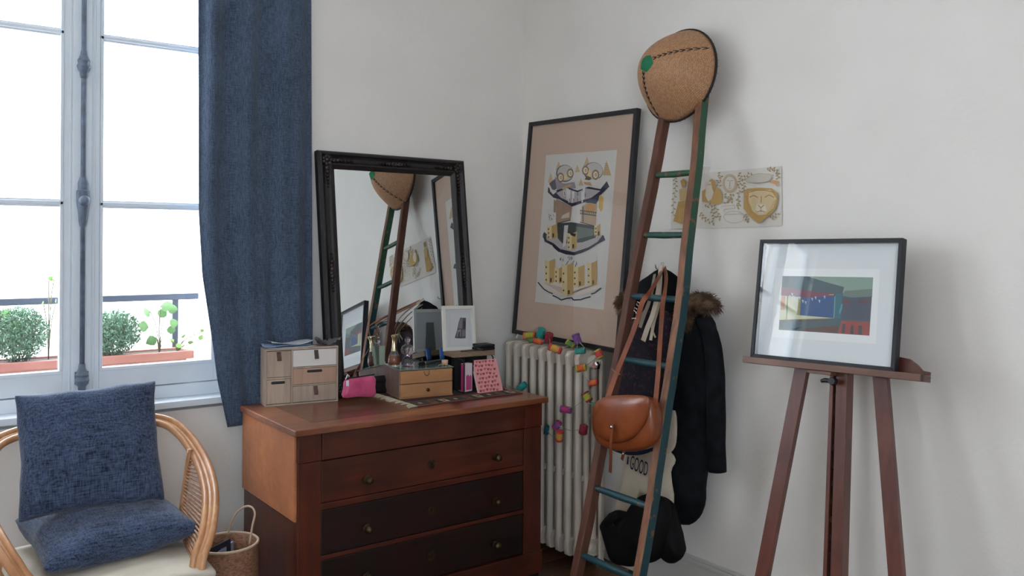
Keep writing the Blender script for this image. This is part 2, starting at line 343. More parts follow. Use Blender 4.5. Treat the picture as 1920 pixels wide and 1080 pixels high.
# windows
def window(name, cx, hw, full):
    root = thing(name, 'tall white casement window with iron bolt' if full else None, None, (cx, .09, OZ0), kind='structure')
    y0, y1 = .075, .125
    def part(n, m_, mat=WHITE, bev=.002, par=None, sm=False): return finish(n, m_, mat, parent=par or root, bevel=bev, smooth=sm)
    X0, X1 = cx - hw, cx + hw
    part('window_sill', MB().bb(X0 - .06, X1 + .06, -.035, .08, .838, .866))
    part('sill_rail', MB().bb(X0, X1, .07, .13, .866, .92))
    part('outer_frame', MB().bb(X0, X0 + .03, y0 - .01, y1 + .02, .92, OZ1).bb(X1 - .03, X1, y0 - .01, y1 + .02, .92, OZ1).bb(X0, X1, y0 - .01, y1 + .02, OZ1 - .03, OZ1))
    for s in (-1, 1):
        a, b = (X0 + .032, cx - .002) if s < 0 else (cx + .002, X1 - .032)
        inner = cx + s * .068
        sa = finish('casement', MB().bb(min(a, a if s < 0 else inner), (a + .022) if s < 0 else inner, y0, y1, .925, OZ1 - .03) if s < 0 else MB().bb(inner - .066, inner, y0, y1, .925, OZ1 - .03), WHITE, parent=root, bevel=.003)
        m_ = MB()
        if s < 0: m_.bb(inner, inner + .066, y0, y1, .925, OZ1 - .03)
        else: m_.bb(b - .022, b, y0, y1, .925, OZ1 - .03)
        part('stile', m_, par=sa)
        g0, g1 = (a + .022, inner) if s < 0 else (inner, b - .022)
        part('bottom_rail', MB().bb(g0, g1, y0, y1, .925, 1.006), par=sa)
        part('top_rail', MB().bb(g0, g1, y0, y1, OZ1 - .09, OZ1 - .03), par=sa)
        part('glazing_bead', MB().bb(g0, g1, y0 - .006, y1 - .02, 1.004, 1.018).bb(g0, g0 + .012, y0 - .006, y1 - .02, 1.018, OZ1 - .09).bb(g1 - .012, g1, y0 - .006, y1 - .02, 1.018, OZ1 - .09), par=sa)
        zs = (1.682, 2.372)
        for z in zs: part('glazing_bar', MB().bb(g0, g1, y0 + .002, y1 - .004, z - .003, z + .029).bb(g0, g1, y0 - .006, y1 + .004, z + .006, z + .020), par=sa)
        for z0, z1 in ((1.006, 1.679), (1.711, 2.369), (2.401, OZ1 - .09)):
            part('pane', MB().bb(g0, g1, .1, .103, z0, z1), PANE, 0, par=sa)
    # meeting mouldings
    part('cover_strip', MB().bb(cx - .036, cx + .036, y0 - .01, y0, .93, OZ1 - .035).bb(cx - .046, cx - .040, y0 - .004, y0, .93, OZ1 - .035).bb(cx + .044, cx + .05, y0 - .004, y0, .93, OZ1 - .035))
    bx = cx + .0; by = y0 - .026
    part('bolt_rod', MB().tube([(bx, by, .96), (bx, by, OZ1 - .06)], .0095, 12), IRON, 0, sm=True)
    def lug(zc, k): return MB().lathe([(r * k, zc + z * k) for r, z in ((.010, -.05), (.013, -.04), (.013, -.03), (.02, -.02), (.024, -.008), (.019, .004), (.022, .012), (.017, .022), (.012, .034), (.010, .05))], (bx, by, 0), n=16)
    part('bolt_guide', lug(2.26, 1.1), IRON, 0, sm='auto')
    kn = part('bolt_casing', MB().lathe([(.012, 1.60), (.016, 1.62), (.019, 1.66), (.025, 1.70), (.025, 1.745), (.02, 1.75), (.02, 1.775), (.013, 1.80)], (bx, by, 0), n=16), IRON, 0, sm='auto')
    part('bolt_handle', MB().lathe([(.002, -.03), (.014, -.027), (.02, -.012), (.021, .002), (.016, .014), (.006, .02)], (bx, by - .03, 1.705), (0, -1, 0), 18), IRON, 0, sm=True, par=kn)
    part('bolt_keeper', lug(.985, 1.15).box((bx, by + .012, .985), (.05, .02, .05)), IRON, 0, sm='auto')
    return root
window('window_1', -2.21, .59, True)
window('window_2', -4.30, .59, False)

w3 = thing('added_back_window', None, None, (-4.1, RY0 - .1, 1.1), kind='structure')  # unseen window, added behind the camera to brighten the left wall
for x in (-4.6, -3.87, -3.15): finish('stile', MB().bb(x, x + .05, RY0 - .12, RY0 - .07, 1.1, 2.6), WHITE, w3)
for z in (1.1, 1.83, 2.55): finish('glazing_bar', MB().bb(-4.55, -3.15, RY0 - .115, RY0 - .075, z, z + .04), WHITE, w3)
finish('pane', MB().bb(-4.55, -3.15, RY0 - .097, RY0 - .094, 1.1, 2.6), PANE, w3)

# ------------------------------------------------------------------ outside
STONE = M('pale_stone', (226, 224, 218), .9, c2=(212, 210, 204), scale=6)
struct(finish('trim_1', MB().bb(-2.86, -1.56, .13, .62, .86, .925), STONE, loc=(-2.2, .4, .86)))
RAILM = M('rail_paint', (58, 66, 84), .5)
rl = thing('window_railing', 'grey metal railing across the outside of the window', 'railing', (-2.2, .46, .93))
finish('top_bar', MB().bb(-2.80, -1.63, .445, .485, 1.262, 1.292), RAILM, rl, bevel=.003)
for x in (-1.735, -2.70): finish('post', MB().bb(x - .014, x + .014, .455, .48, .925, 1.262), RAILM, rl, bevel=.002)
TERRA = M('terracotta_plastic', (158, 98, 82), .7, c2=(168, 108, 92), scale=12)
SOIL = M('potting_soil', (58, 42, 32), 1, bump=.01, bscale=60)
pt = thing('planter_box', 'long terracotta coloured planter box on the outer window ledge', 'planter', (-2.2, .36, .925))
X0, X1 = -2.74, -1.70
def rr(x0, x1, y0, y1, z): return [V((x0, y0, z)), V((x1, y0, z)), V((x1, y1, z)), V((x0, y1, z))]
finish('trough', MB().hexa(rr(X0 + .05, X1 - .05, .31, .40, .927), rr(X0 + .025, X1 - .025, .29, .42, 1.0)), TERRA, pt, bevel=.006)
finish('rim', MB().bb(X0, X1, .268, .29, 1.0, 1.038).bb(X0, X1, .42, .442, 1.0, 1.038).bb(X0, X0 + .022, .29, .42, 1.0, 1.038).bb(X1 - .022, X1, .29, .42, 1.0, 1.038), TERRA, pt, bevel=.005)
tag(finish('soil', MB().bb(X0 + .022, X1 - .022, .29, .42, 1.0, 1.03), SOIL, pt))
GR = [M('leaf_green', (84, 124, 70), .6, c2=(104, 146, 84), scale=20), M('leaf_blue_green', (84, 120, 92), .6, c2=(108, 142, 112), scale=30), M('leaf_lime', (120, 156, 72), .6, c2=(102, 140, 62), scale=20)]
STEM = M('plant_stem', (96, 92, 62), .8)
def bush(cx, cy, r, h, label, n=7000):
    t = thing('bushy_herb', label, 'plant', (cx, cy, 1.03), 'plants in the window planter')
    st = MB(); lf = MB()
    for k in range(26):
        a = random.uniform(0, 2 * PI); q = random.uniform(.2, 1) * r; tp = V((cx + cos(a) * q, cy + sin(a) * q * .7, 1.03 + h * random.uniform(.6, .98)))
        b0 = V((cx + cos(a) * q * .3, cy + sin(a) * q * .3, 1.02)); st.tube([b0, b0.lerp(tp, .5) + V((cos(a), sin(a), 0)) * .01, tp], [.002, .0015, .001], 4)
    for k in range(n):
        a = random.uniform(0, 2 * PI); b = math.acos(random.uniform(-.98, 1)); q = r * random.uniform(.45, 1)
        q = r * random.random() ** .4
        p = V((cx + cos(a) * sin(b) * q, cy + sin(a) * sin(b) * q * .75, 1.03 + h * .5 + cos(b) * h * .5 * q / r))
        d = (V((cos(a) * sin(b), sin(a) * sin(b), cos(b) + .5)) * .5 + V((random.gauss(0, 1), random.gauss(0, 1), random.gauss(0, 1)))).normalized() * random.uniform(.008, .02); s_ = V((random.uniform(-1, 1), random.uniform(-1, 1), random.uniform(-1, 1))).normalized() * .0026
        lf.add([p - s_, p + s_, p + d * .6 + s_, p + d, p + d * .6 - s_], [(0, 1, 2, 3, 4)])
    finish('stem', st, STEM, t); tag(finish('foliage', lf, GR[1], t), kind='stuff'); return t
bush(-2.40, .36, .115, .235, 'dense feathery green bush in the left casement pane')
bush(-2.03, .36, .12, .2, 'dense feathery green bush just right of the window bolt')
def leafy(cx, cy, pts, label, mat, size=.05):
    t = thing('leafy_plant', label, 'plant', (cx, cy, 1.03), 'plants in the window planter'); st = MB()
    for (dx, dy, dz, sz) in pts:
        tip = V((cx + dx, cy + dy, 1.03 + dz)); st.tube(smooth_pts([(cx, cy, 1.02), V((cx + dx * .3, cy + dy * .3, 1.03 + dz * .6)), tip], 3), .0022, 5)
        d = V((dx * 2 + random.uniform(-.3, .3), dy + random.uniform(-.5, .2), random.uniform(-.3, .5))).normalized(); sd = d.cross(V((random.uniform(-.3, .3), -1, .3))).normalized(); nn = d.cross(sd)
        L_ = sz
        o = [(0, 0), (.18, .34), (.45, .46), (.75, .3), (1, 0), (.75, -.3), (.45, -.46), (.18, -.34)]
        finish('leaf', MB().add([tip + d * (a * L_) + sd * (b * L_) + nn * (abs(b) * .25 * L_) for a, b in o] + [tip + d * (.5 * L_)], [(k, (k + 1) % 8, 8) for k in range(8)]), mat, t, smooth=True)
    finish('stem', st, STEM, t)
leafy(-1.835, .35, [(-.04, 0, .19, .055), (.0, -.02, .215, .06), (.035, 0, .2, .05), (-.05, -.02, .12, .06), (-.02, -.03, .07, .055), (.04, -.02, .13, .05), (.05, 0, .08, .045), (.0, 0, .16, .05)], 'broad-leaved green plant standing left of the railing post', GR[0])
leafy(-1.755, .35, [(-.03, 0, .05, .03), (.03, 0, .06, .03), (.07, -.02, .07, .028), (.1, -.01, .045, .028), (.05, -.03, .03, .03), (-.01, -.03, .04, .032), (.11, 0, .08, .022)], 'small lime green plant spilling over the right planter end', GR[2])
leafy(-2.555, .35, [(.0, 0, .22, .05), (.05, 0, .17, .05), (.09, -.02, .2, .045), (.12, -.02, .13, .06), (.02, -.02, .1, .05), (-.04, 0, .06, .05), (.05, -.03, .04, .045), (-.06, 0, .16, .05), (.14, 0, .18, .03)], 'leggy plant with broad leaves at the far left of the planter', GR[0])
leafy(-2.285, .37, [(.02, 0, .36, .04), (.0, 0, .34, .025), (-.02, 0, .24, .02), (.03, 0, .25, .02)], 'tall thin sprig rising beside the window bolt', GR[2])
FAC = M('far_render', (236, 232, 224), .9); ROOF = M('far_zinc', (214, 216, 218), .6)
bd = thing('apartment_building', 'pale low rooftop building far outside the window', 'building', (1, 13, -12))
finish('facade', MB().bb(-9, 9, 12, 20, -12, .2), FAC, bd)
finish('roof', MB().hexa(rr(-9.2, 9.2, 11.8, 20.2, .2), rr(-9, 9, 14.5, 18, 2.4)), ROOF, bd)
for x in (-6, -2.5, 1.4, 5): finish('chimney', MB().bb(x, x + 1, 15, 15.6, 1.5, 3.2).bb(x + .2, x + .4, 15.2, 15.4, 3.2, 3.6).bb(x + .6, x + .8, 15.2, 15.4, 3.2, 3.6), FAC, bd)

# ------------------------------------------------------------------ curtain
cu = thing('curtain', 'blue-grey linen curtain hanging beside the window, its hem swept towards the chest', 'curtain', (-1.5, -.05, .78))
LE = [(3.1, -1.80), (2.57, -1.785), (1.66, -1.78), (1.4, -1.765), (1.112, -1.721), (.95, -1.70), (.735, -1.654)]
RE = [(3.1, -1.28), (2.66, -1.268), (1.92, -1.262), (1.08, -1.255), (.735, -1.262)]
def ev(tb, z):
    for (a, x), (b, y) in zip(tb, tb[1:]):
        if z >= b: return x + (y - x) * min(1, max(0, (a - z) / (a - b)))
    return tb[-1][1]
def curt(u, v):
    z = 3.1 - v * (3.1 - (.735 + .035 * u)); x = ev(LE, z) + (ev(RE, z) - ev(LE, z)) * u
    A = .020 - .004 * v
    f = A * sin(2 * PI * (3.1 * u ** .8 + .10 * sin(3 * v)) + .8) + .005 * sin(2 * PI * (6.3 * u + v * .5)) + .003 * sin(23 * u + 6 * v)
    return V((x, -.052 + f * (1 - .25 * v) - .02 * (1 - u) * (1 if v < 1 else 1), z))
finish('fabric', MB().grid(curt, 110, 90), CURT, cu, smooth=True, solid=.003)
rd = thing('curtain_rod', 'dark curtain rod above the window', 'curtain rod', (-2.2, -.06, 3.14))
finish('rod', MB().tube([(-3.1, -.07, 3.14), (-1.22, -.07, 3.14)], .011, 12), BLACKW, rd, smooth='auto')
for x in (-2.95, -1.3): finish('bracket', MB().bb(x, x + .02, -.06, 0, 3.125, 3.155), BLACKW, rd)
finish('ring_row', MB().rings([[V((-1.78 + k * .06, -.07 + cos(a) * .02, 3.13 + sin(a) * .02)) for a in (0, 1.57, 3.14, 4.71)] for k in range(9)], True, False), BLACKW, cu)

# ------------------------------------------------------------------ radiator
rad = thing('radiator', 'cream cast-iron column radiator on the right wall in the corner', 'radiator', (-.16, -.47, 0))
RP = (.748 - .195) / 8
def rsec(yc):
    m_ = MB(); top, bot = 1.03, .055
    for k, xc in enumerate((-.232, -.184, -.136, -.088)):
        pr = []
        for a in range(10):
            t = 2 * PI * (a + .5) / 10; pr.append((cos(t) * .019, sin(t) * .0175))
        m_.rings([[V((xc + a * s, yc + b * s, z)) for a, b in pr] for z, s in ((bot + .01, .8), (bot + .04, 1.0), (bot + .1, .95), (.56, .93), (top - .1, .95), (top - .04, 1), (top - .008, .9))])
    # top and bottom headers, rounded
    for z0, z1 in ((top - .075, top), (bot, bot + .085)):
        pts = [(-.246, z0 + .02), (-.243, z0 + .006), (-.23, z0), (-.09, z0), (-.077, z0 + .006), (-.074, z0 + .02), (-.074, z1 - .022), (-.08, z1 - .006), (-.094, z1), (-.226, z1), (-.242, z1 - .008), (-.25, z1 - .026)]
        m_.prism([V((x, yc - .0165, z)) for x, z in pts], (0, .033, 0))
    for z in (top - .045, bot + .045): m_.lathe([(.022, -RP / 2), (.022, RP / 2)], (-.16, yc, z), (0, 1, 0), 12)
    for z in (.42,): m_.bb(-.235, -.085, yc - .007, yc + .007, z, z + .03)
    return m_
s0 = finish('section', rsec(-.195), RADM, rad, smooth='auto', bevel=.004)
for k in range(1, 9): dup(s0, (0, -RP * k, 0))
for x, y in ((-.232, -.195), (-.088, -.195), (-.232, -.748), (-.088, -.748)): finish('foot', MB().lathe([(.022, 0), (.024, .01), (.016, .03), (.02, .075)], (x, y, 0), n=12), RADM, rad, smooth='auto')
finish('bleed_valve', MB().tube([(-.16, -.175, .985), (-.16, -.14, .985)], .016, 12).box((-.16, -.135, .985), (.03, .018, .03)), STEEL, rad, smooth='auto', bevel=.001)
finish('end_cap', MB().lathe([(.034, 0), (.034, .012), (.028, .02), (.028, .035)], (-.16, -.765, .985), (0, -1, 0), 20), RADM, rad, smooth='auto')
vk = finish('valve_body', MB().tube([(-.16, -.80, .985), (-.16, -.83, .985)], .014, 12).tube([(-.16, -.825, .995), (-.16, -.825, .93), (-.16, -.825, .05)], .01, 10), RADM, rad, smooth='auto')
finish('valve_nut', MB().lathe([(.018, 0), (.02, .004), (.02, .02), (.012, .024)], (-.18, -.825, .975), (-1, 0, 0), 6), STEEL, vk)

# ------------------------------------------------------------------ framed pictures
class Rect:
    def __init__(s, c, w, h):  # c = TL,TR,BR,BL
        s.c = [V(p) for p in c]; s.o = sum(s.c, V()) / 4; s.u = (s.c[1] - s.c[0]).normalized()
        v = (s.c[0] - s.c[3]).normalized(); s.n = s.u.cross(v).normalized(); s.v = s.n.cross(s.u).normalized(); s.w = w; s.h = h
        # n points to the viewer side
        if s.n.dot(CAM - s.o) < 0: s.n = -s.n
    def p(s, a, b, d=0): return s.o + s.u * a + s.v * b + s.n * d
    def px(s, x, y, d=0): return aP(x, y, s.o + s.n * d, s.n)
    def R(s): return Matrix((s.u, s.v, s.n)).transposed()
    def bar(s, m_, a0, a1, b0, b1, d0, d1, mi=0): m_.box(s.p((a0 + a1) / 2, (b0 + b1) / 2, (d0 + d1) / 2), (a1 - a0, b1 - b0, d1 - d0), s.R(), mi); return m_
def art(name, parent, R, base_d, shapes):
    m_ = MB(); mats = []; idx = {}
    for k, (col, pts) in enumerate(shapes):
        if col not in idx: idx[col] = len(mats); mats.append(flat(col))
        d = base_d + .000025 * k
        m_.add([R.px(x, y, d) for x, y in pts], [tuple(range(len(pts)))], idx[col])
    return finish(name, m_, mats, parent)
def ell(cx, cy, rx, ry, n=18, a0=0): return [(cx + rx * cos(2 * PI * k / n + a0), cy + ry * sin(2 * PI * k / n + a0)) for k in range(n)]
def strk(pts, w_):
    out = []
    for (x0, y0), (x1, y1) in zip(pts, pts[1:]):
        dx, dy = x1 - x0, y1 - y0; L_ = math.hypot(dx, dy) or 1; nx, ny = -dy / L_ * w_ / 2, dx / L_ * w_ / 2
        out.append([(x0 + nx, y0 + ny), (x1 + nx, y1 + ny), (x1 - nx, y1 - ny), (x0 - nx, y0 - ny)])
    return out
def mitred(R, parent, bw, d0, d1, mat, name='frame_bar', bev=.0015):
    W, H = R.w / 2, R.h / 2; w2, h2 = W - bw, H - bw
    for a, b, c, d in (((-W, H), (W, H), (w2, h2), (-w2, h2)), ((W, H), (W, -H), (w2, -h2), (w2, h2)), ((W, -H), (-W, -H), (-w2, -h2), (w2, -h2)), ((-W, -H), (-W, H), (-w2, h2), (-w2, -h2))):
        m_ = MB().prism([R.p(*q, d0) for q in (a, b, c, d)], R.n * (d1 - d0)); finish(name, m_, mat, parent, bevel=bev)

# large owl print leaning on the radiator
bf = Rect([(-.0198 - .03, -.1263, 2.1946), (-.0202 - .03, -.9457, 2.1732), (-.1254 - .01, -.916, 1.0364), (-.1251 - .01, -.0966, 1.0578)], .8197, 1.1421)
bt = thing('framed_print', 'large black framed owl and castle print leaning above the radiator', 'picture', bf.p(0, -bf.h / 2, 0))
mitred(bf, bt, .022, -.022, .006, BLACKW)
bfm = MB(); bf.bar(bfm, -.40, .40, -.56, .56, -.018, -.012); finish('backing_board', bfm, M('brown_board', (120, 96, 74), .9), bt)
ppx = [(1024, 291), (1157, 281), (1132, 581), (1003, 566)]
mo = [bf.p(-.389, .55, -.008), bf.p(.389, .55, -.008), bf.p(.389, -.55, -.008), bf.p(-.389, -.55, -.008)]
inn = [bf.px(x, y, -.008) for x, y in ppx]
finish('mount_card', MB().add(mo + inn, [(0, 1, 5, 4), (1, 2, 6, 5), (2, 3, 7, 6), (3, 0, 4, 7)]), M('pink_beige_card', (196, 170, 152), .9), bt, solid=.0015)
A = lambda x, y: (1000 + x / 6.75, 270 + y / 6.75)
C_ = lambda x, y: (1000 + x / 3.275, 270 + y / 3.275)
def S(f, col, pts): return (col, [f(*p) for p in pts])
PAPER = (208, 204, 198); NV = (46, 46, 62); TAN = (196, 168, 128); GYL = (176, 168, 170); YEL = (204, 166, 84); BRN = (138, 110, 70)
sh = [(PAPER, [(x, y) for x, y in ppx])]
for tri in (((220, 360), (185, 490), (255, 490)), ((318, 220), (280, 330), (352, 310)), ((555, 260), (525, 362), (592, 352)), ((680, 155), (632, 285), (712, 272)), ((925, 205), (878, 400), (988, 400)), ((603, 430), (573, 525), (632, 525))): sh.append(S(A, TAN, tri))
for k in range(6): sh.append(S(A, (170, 130, 76), strk([(905 - k * 4, 250 + k * 26), (945 + k * 7, 250 + k * 26)], 7)[0]))
sh += [S(A, (104, 98, 100), ell(398, 372, 112, 110)), S(A, (190, 184, 180), ell(404, 368, 100, 98)), S(A, (104, 98, 100), ell(758, 345, 126, 115)), S(A, (192, 186, 182), ell(764, 340, 114, 104))]
sh += [S(A, (96, 88, 96), [(200, 500), (300, 420), (300, 560), (250, 600)]), S(A, (150, 142, 150), [(270, 400), (320, 480), (400, 500), (520, 480), (540, 560), (300, 600)]), S(A, (206, 200, 198), [(720, 450), (850, 430), (880, 540), (740, 560)])]
for x, y, rx, ry in ((345, 425, 44, 64), (468, 370, 42, 60), (660, 335, 44, 60), (787, 390, 46, 66)):
    sh += [S(A, BRN, ell(x, y, rx, ry)), S(A, (214, 204, 180), ell(x, y, rx * .66, ry * .66)), S(A, BRN, ell(x + 4, y, rx * .26, ry * .3)), S(A, (226, 218, 200), ell(x + 4, y, rx * .12, ry * .14))]
sh += [S(A, (222, 200, 150), [(402, 362), (385, 450), (432, 452)]), S(A, (222, 196, 140), [(725, 330), (700, 330), (686, 400), (738, 412)]), S(A, (110, 84, 62), [(672, 400), (735, 425), (712, 460), (650, 450)])]
sh += [S(A, NV, [(188, 545), (250, 600), (420, 545), (560, 590), (700, 540), (850, 570), (930, 470), (962, 540), (860, 640), (740, 710), (610, 750), (490, 792), (400, 742), (330, 700), (255, 680), (182, 610)])]
sh += [S(A, GYL, [(290, 620), (420, 560), (560, 610), (660, 560), (850, 592), (735, 680), (600, 718), (490, 750), (350, 680)]), S(A, (206, 200, 200), [(205, 560), (300, 600), (250, 640), (215, 600)])]
sh += [S(A, (190, 160, 120), [(350, 555), (460, 505), (500, 520), (380, 580)]), S(A, (186, 152, 112), [(635, 480), (720, 480), (745, 535), (650, 510)])]
for x, y0, y1 in ((430, 560, 700), (455, 580, 742), (505, 600, 735), (640, 540, 700), (395, 590, 660), (620, 600, 742)):
    sh.append(S(A, (216, 212, 208), [(x - 16, y0), (x + 16, y0), (x + 6, y1), (x - 10, y1)]))
for x, y in ((460, 690), (510, 690), (560, 610), (655, 620), (395, 600), (560, 680)): sh += [S(A, (90, 80, 88), q) for q in strk([(x, y), (x + 2, y + 50)], 8)]
sh += [S(A, (158, 132, 112), [(290, 690), (490, 792), (470, 965), (285, 1005)]), S(A, (202, 186, 168), [(370, 900), (460, 860), (455, 930), (350, 945)]), S(A, (214, 208, 202), [(500, 795), (620, 765), (600, 985), (475, 985)]), S(A, (184, 160, 134), [(612, 790), (815, 665), (792, 1030), (600, 990)])]
sh += [S(A, (196, 146, 84), ell(722, 812, 62, 58)), S(A, (58, 64, 80), [(650, 745), (840, 640), (820, 720), (790, 760), (720, 745)]), S(A, YEL, [(850, 640), (888, 680), (878, 830), (852, 860), (825, 800), (830, 700)]), S(A, (150, 132, 110), [(260, 700), (292, 720), (282, 872), (254, 860)])]
for a, b in (((590, 838), (800, 868)), ((590, 880), (795, 908)), ((300, 1005), (470, 965)), ((590, 990), (790, 1040)), ((630, 790), (628, 990))): sh += [S(A, (70, 60, 62), q) for q in strk([a, b], 10)]
for k in range(9): sh += [S(A, (70, 60, 62), q) for q in strk([(600 + k * 23, 842 + k * 3), (598 + k * 23, 886 + k * 3)], 6)]
# middle island
sh += [S(C_, NV, [(58, 560), (66, 540), (90, 560), (300, 560), (430, 560), (442, 590), (400, 612), (340, 650), (300, 668), (250, 684), (200, 678), (160, 662), (120, 625), (70, 600)]), S(C_, GYL, [(80, 560), (425, 560), (395, 600), (335, 636), (250, 664), (165, 645), (125, 610), (80, 588)])]
sh += [S(C_, (70, 74, 70), [(145, 488), (235, 480), (390, 505), (382, 575), (300, 604), (180, 612), (150, 580)]), S(C_, (104, 112, 104), [(260, 505), (380, 525), (370, 560), (270, 585)]), S(C_, (206, 200, 196), [(190, 500), (215, 498), (200, 620), (180, 640)])]
def tower(x0, x1, y0, y1, sk=10):
    xm = x0 + (x1 - x0) * .45
    sh.append(S(C_, (214, 194, 146), [(x0, y0 + sk), (xm, y0 + sk * 1.6), (xm, y1), (x0, y1 - sk)])); sh.append(S(C_, (186, 154, 98), [(xm, y0 + sk * 1.6), (x1, y0), (x1, y1 - sk * 1.3), (xm, y1)]))
    for a in (.3, .55, .8):
        yy = y0 + (y1 - y0) * a; sh.append(S(C_, (72, 54, 50), [(x0 + 6, yy), (x0 + 13, yy), (x0 + 13, yy + 11), (x0 + 6, yy + 11)]))
    sh.append(S(C_, (64, 46, 44), [(xm + 5, y1 - 36), (xm + 15, y1 - 38), (xm + 15, y1 - 14), (xm + 5, y1 - 11)]))
for q in ((84, 146, 488, 586), (208, 268, 536, 652), (374, 412, 488, 574)): tower(*q)
sh += [S(C_, (52, 46, 56), [(220, 545), (262, 552), (256, 570), (232, 560)])]
for k in range(16):
    x = 160 + random.uniform(0, 105); y = 685 + random.uniform(0, 60); sh += [S(C_, (92, 88, 92), q) for q in strk([(x, y), (x + random.uniform(-14, 14), y + random.uniform(8, 22))], 3.5)]
for k in range(8):
    x = 92 + random.uniform(0, 30); y = 425 + random.uniform(0, 45); sh += [S(C_, (110, 104, 110), q) for q in strk([(x, y), (x + random.uniform(-10, 10), y + 12)], 3)]
sh += [S(C_, (214, 202, 190), ell(228, 866, 180, 66)), S(C_, (196, 178, 166), [(60, 850), (250, 900), (390, 862), (300, 880), (200, 935)])]
for q in ((70, 132, 704, 860), (130, 190, 748, 858), (245, 314, 742, 882), (330, 390, 716, 874), (176, 246, 728, 935)): tower(*q)
for a in (strk([(28, 848), (48, 872), (66, 892), (92, 908), (120, 920)], 7), strk([(118, 930), (150, 944), (170, 958), (205, 948), (236, 944), (246, 958), (290, 956), (325, 944), (352, 938)], 8), strk([(354, 922), (378, 914), (396, 900), (416, 884)], 7), strk([(60, 566), (76, 592), (118, 618), (126, 632), (160, 662)], 8)): sh += [S(C_, NV, q) for q in a]
art('print', bt, bf, -.0068, sh)
finish('glazing', MB().add([bf.p(-.389, .55, .001), bf.p(.389, .55, .001), bf.p(.389, -.55, .001), bf.p(-.389, -.55, .001)], [(0, 1, 2, 3)]), PICG, bt)

# engraving sheet on the wall
dr = Rect([(-.004, -1.1162, 1.8508), (-.004, -1.6986, 1.8572), (-.004, -1.6953, 1.6179), (-.004, -1.1085, 1.6098)], .585, .241)
dt = thing('drawing_sheet', 'unframed sheet of gold engraved figures and a lion face pinned to the wall', 'drawing', dr.p(0, -.12, 0))
G1 = (192, 156, 96); G2 = (206, 178, 128); G3 = (170, 146, 106); PP = (222, 216, 206)
Fd = lambda x, y: (1250 + x / 7.713, 300 + y / 7.713)
sp = [(85, 240), (85, 250), (540, 150), (1100, 125), (1650, 90), (1672, 940), (1100, 985), (500, 1005), (60, 1000)]
c0 = [(x, y) for x, y in ((92, 228), (1660, 88), (1668, 955), (62, 1002))]
finish('paper', MB().prism([dr.px(*Fd(x, y), .0) for x, y in c0], dr.n * .0008), M('drawing_paper', PP, .9), dt)
sh = []
def sprig(pts, n, L_=44, col=G3):
    sh.extend(S(Fd, col, q_) for q_ in strk([(p_.x, p_.y) for p_ in smooth_pts([V((x, y, 0)) for x, y in pts], 4)], 5))
    pts = [V((x, y, 0)) for x, y in pts]; q = smooth_pts(pts, max(2, n // max(1, len(pts) - 1)))
    for k in range(len(q) - 1):
        d = (q[k + 1] - q[k]).normalized(); s_ = V((-d.y, d.x, 0)) * (1 if k % 2 else -1); e = (d * .6 + s_).normalized(); o = q[k]; t_ = o + e * L_; sd = V((-e.y, e.x, 0)) * L_ * .26
        sh.append(S(Fd, col, [(p.x, p.y) for p in (o, o + e * L_ * .5 + sd, t_, o + e * L_ * .5 - sd)]))
for pts, n in (([(115, 260), (130, 400), (100, 600), (100, 820)], 16), ([(740, 190), (790, 260), (735, 320), (770, 390)], 9), ([(1040, 190), (1075, 260), (1060, 330), (1030, 400)], 9), ([(1110, 300), (1150, 230), (1235, 185)], 7), ([(1105, 330), (1120, 400), (1110, 470)], 6), ([(1460, 150), (1540, 125), (1605, 190), (1610, 280)], 12), ([(1050, 440), (1030, 560), (1050, 640), (1020, 690)], 10), ([(560, 680), (650, 650), (720, 710), (740, 800), (780, 850)], 14), ([(480, 770), (560, 860), (690, 915)], 10), ([(830, 500), (900, 560), (960, 600)], 7), ([(960, 490), (900, 560), (840, 640)], 7), ([(1125, 790), (1150, 840), (1190, 885)], 6), ([(1500, 845), (1560, 820), (1615, 765)], 7), ([(640, 720), (680, 790), (690, 850)], 6)): sprig(pts, n)
sh += [S(Fd, G1, [(170, 600), (300, 585), (300, 910), (220, 925), (95, 885), (130, 760)]), S(Fd, G2, [(180, 430), (250, 400), (300, 440), (300, 590), (190, 590)]), S(Fd, G1, [(200, 300), (245, 265), (280, 300), (270, 380), (225, 400)])]
sh += [S(Fd, G2, q) for x in (190, 215, 245, 270) for q in strk([(x, 700), (x - 12, 890)], 8)]
sh += [S(Fd, G1, [(512, 450), (590, 400), (620, 290), (665, 270), (700, 320), (705, 385), (780, 430), (805, 520), (800, 610), (740, 650), (640, 620), (512, 600)]), S(Fd, (216, 204, 186), [(570, 330), (640, 310), (655, 400), (680, 470), (650, 560), (600, 600), (560, 520)]), S(Fd, G3, [(590, 350), (640, 345), (640, 360), (590, 362)])]
sh += [S(Fd, (196, 178, 150), ell(912, 340, 95, 122, 24)), S(Fd, (218, 210, 200), ell(912, 338, 72, 98, 24))] + [S(Fd, G3, q) for q in strk([(870, 300), (905, 296)], 8) + strk([(925, 296), (960, 300)], 8) + strk([(914, 300), (910, 380), (925, 384)], 7) + strk([(890, 408), (936, 408)], 8)]
sh += [S(Fd, G2, q) for q in strk([(x, y) for x, y in ell(912, 340, 104, 132, 26)] + [ell(912, 340, 104, 132, 26)[0]], 9)]
sh += [S(Fd, (190, 180, 166), q) for q in strk([(790, 672), (980, 650), (990, 700), (830, 715), (820, 740)], 9) + strk(ell(975, 825, 150, 86, 20) + [ell(975, 825, 150, 86, 20)[0]], 8) + strk([(840, 790), (1110, 780)], 8)]
sh += [S(Fd, (204, 196, 184), [(1125, 290), (1220, 220), (1330, 195), (1500, 205), (1520, 240), (1470, 310), (1340, 330), (1180, 320)])] + [S(Fd, (170, 160, 146), q) for q in strk([(1125, 290), (1220, 220), (1330, 195), (1500, 205), (1520, 240), (1470, 310), (1340, 330), (1180, 320), (1125, 290)], 6)]
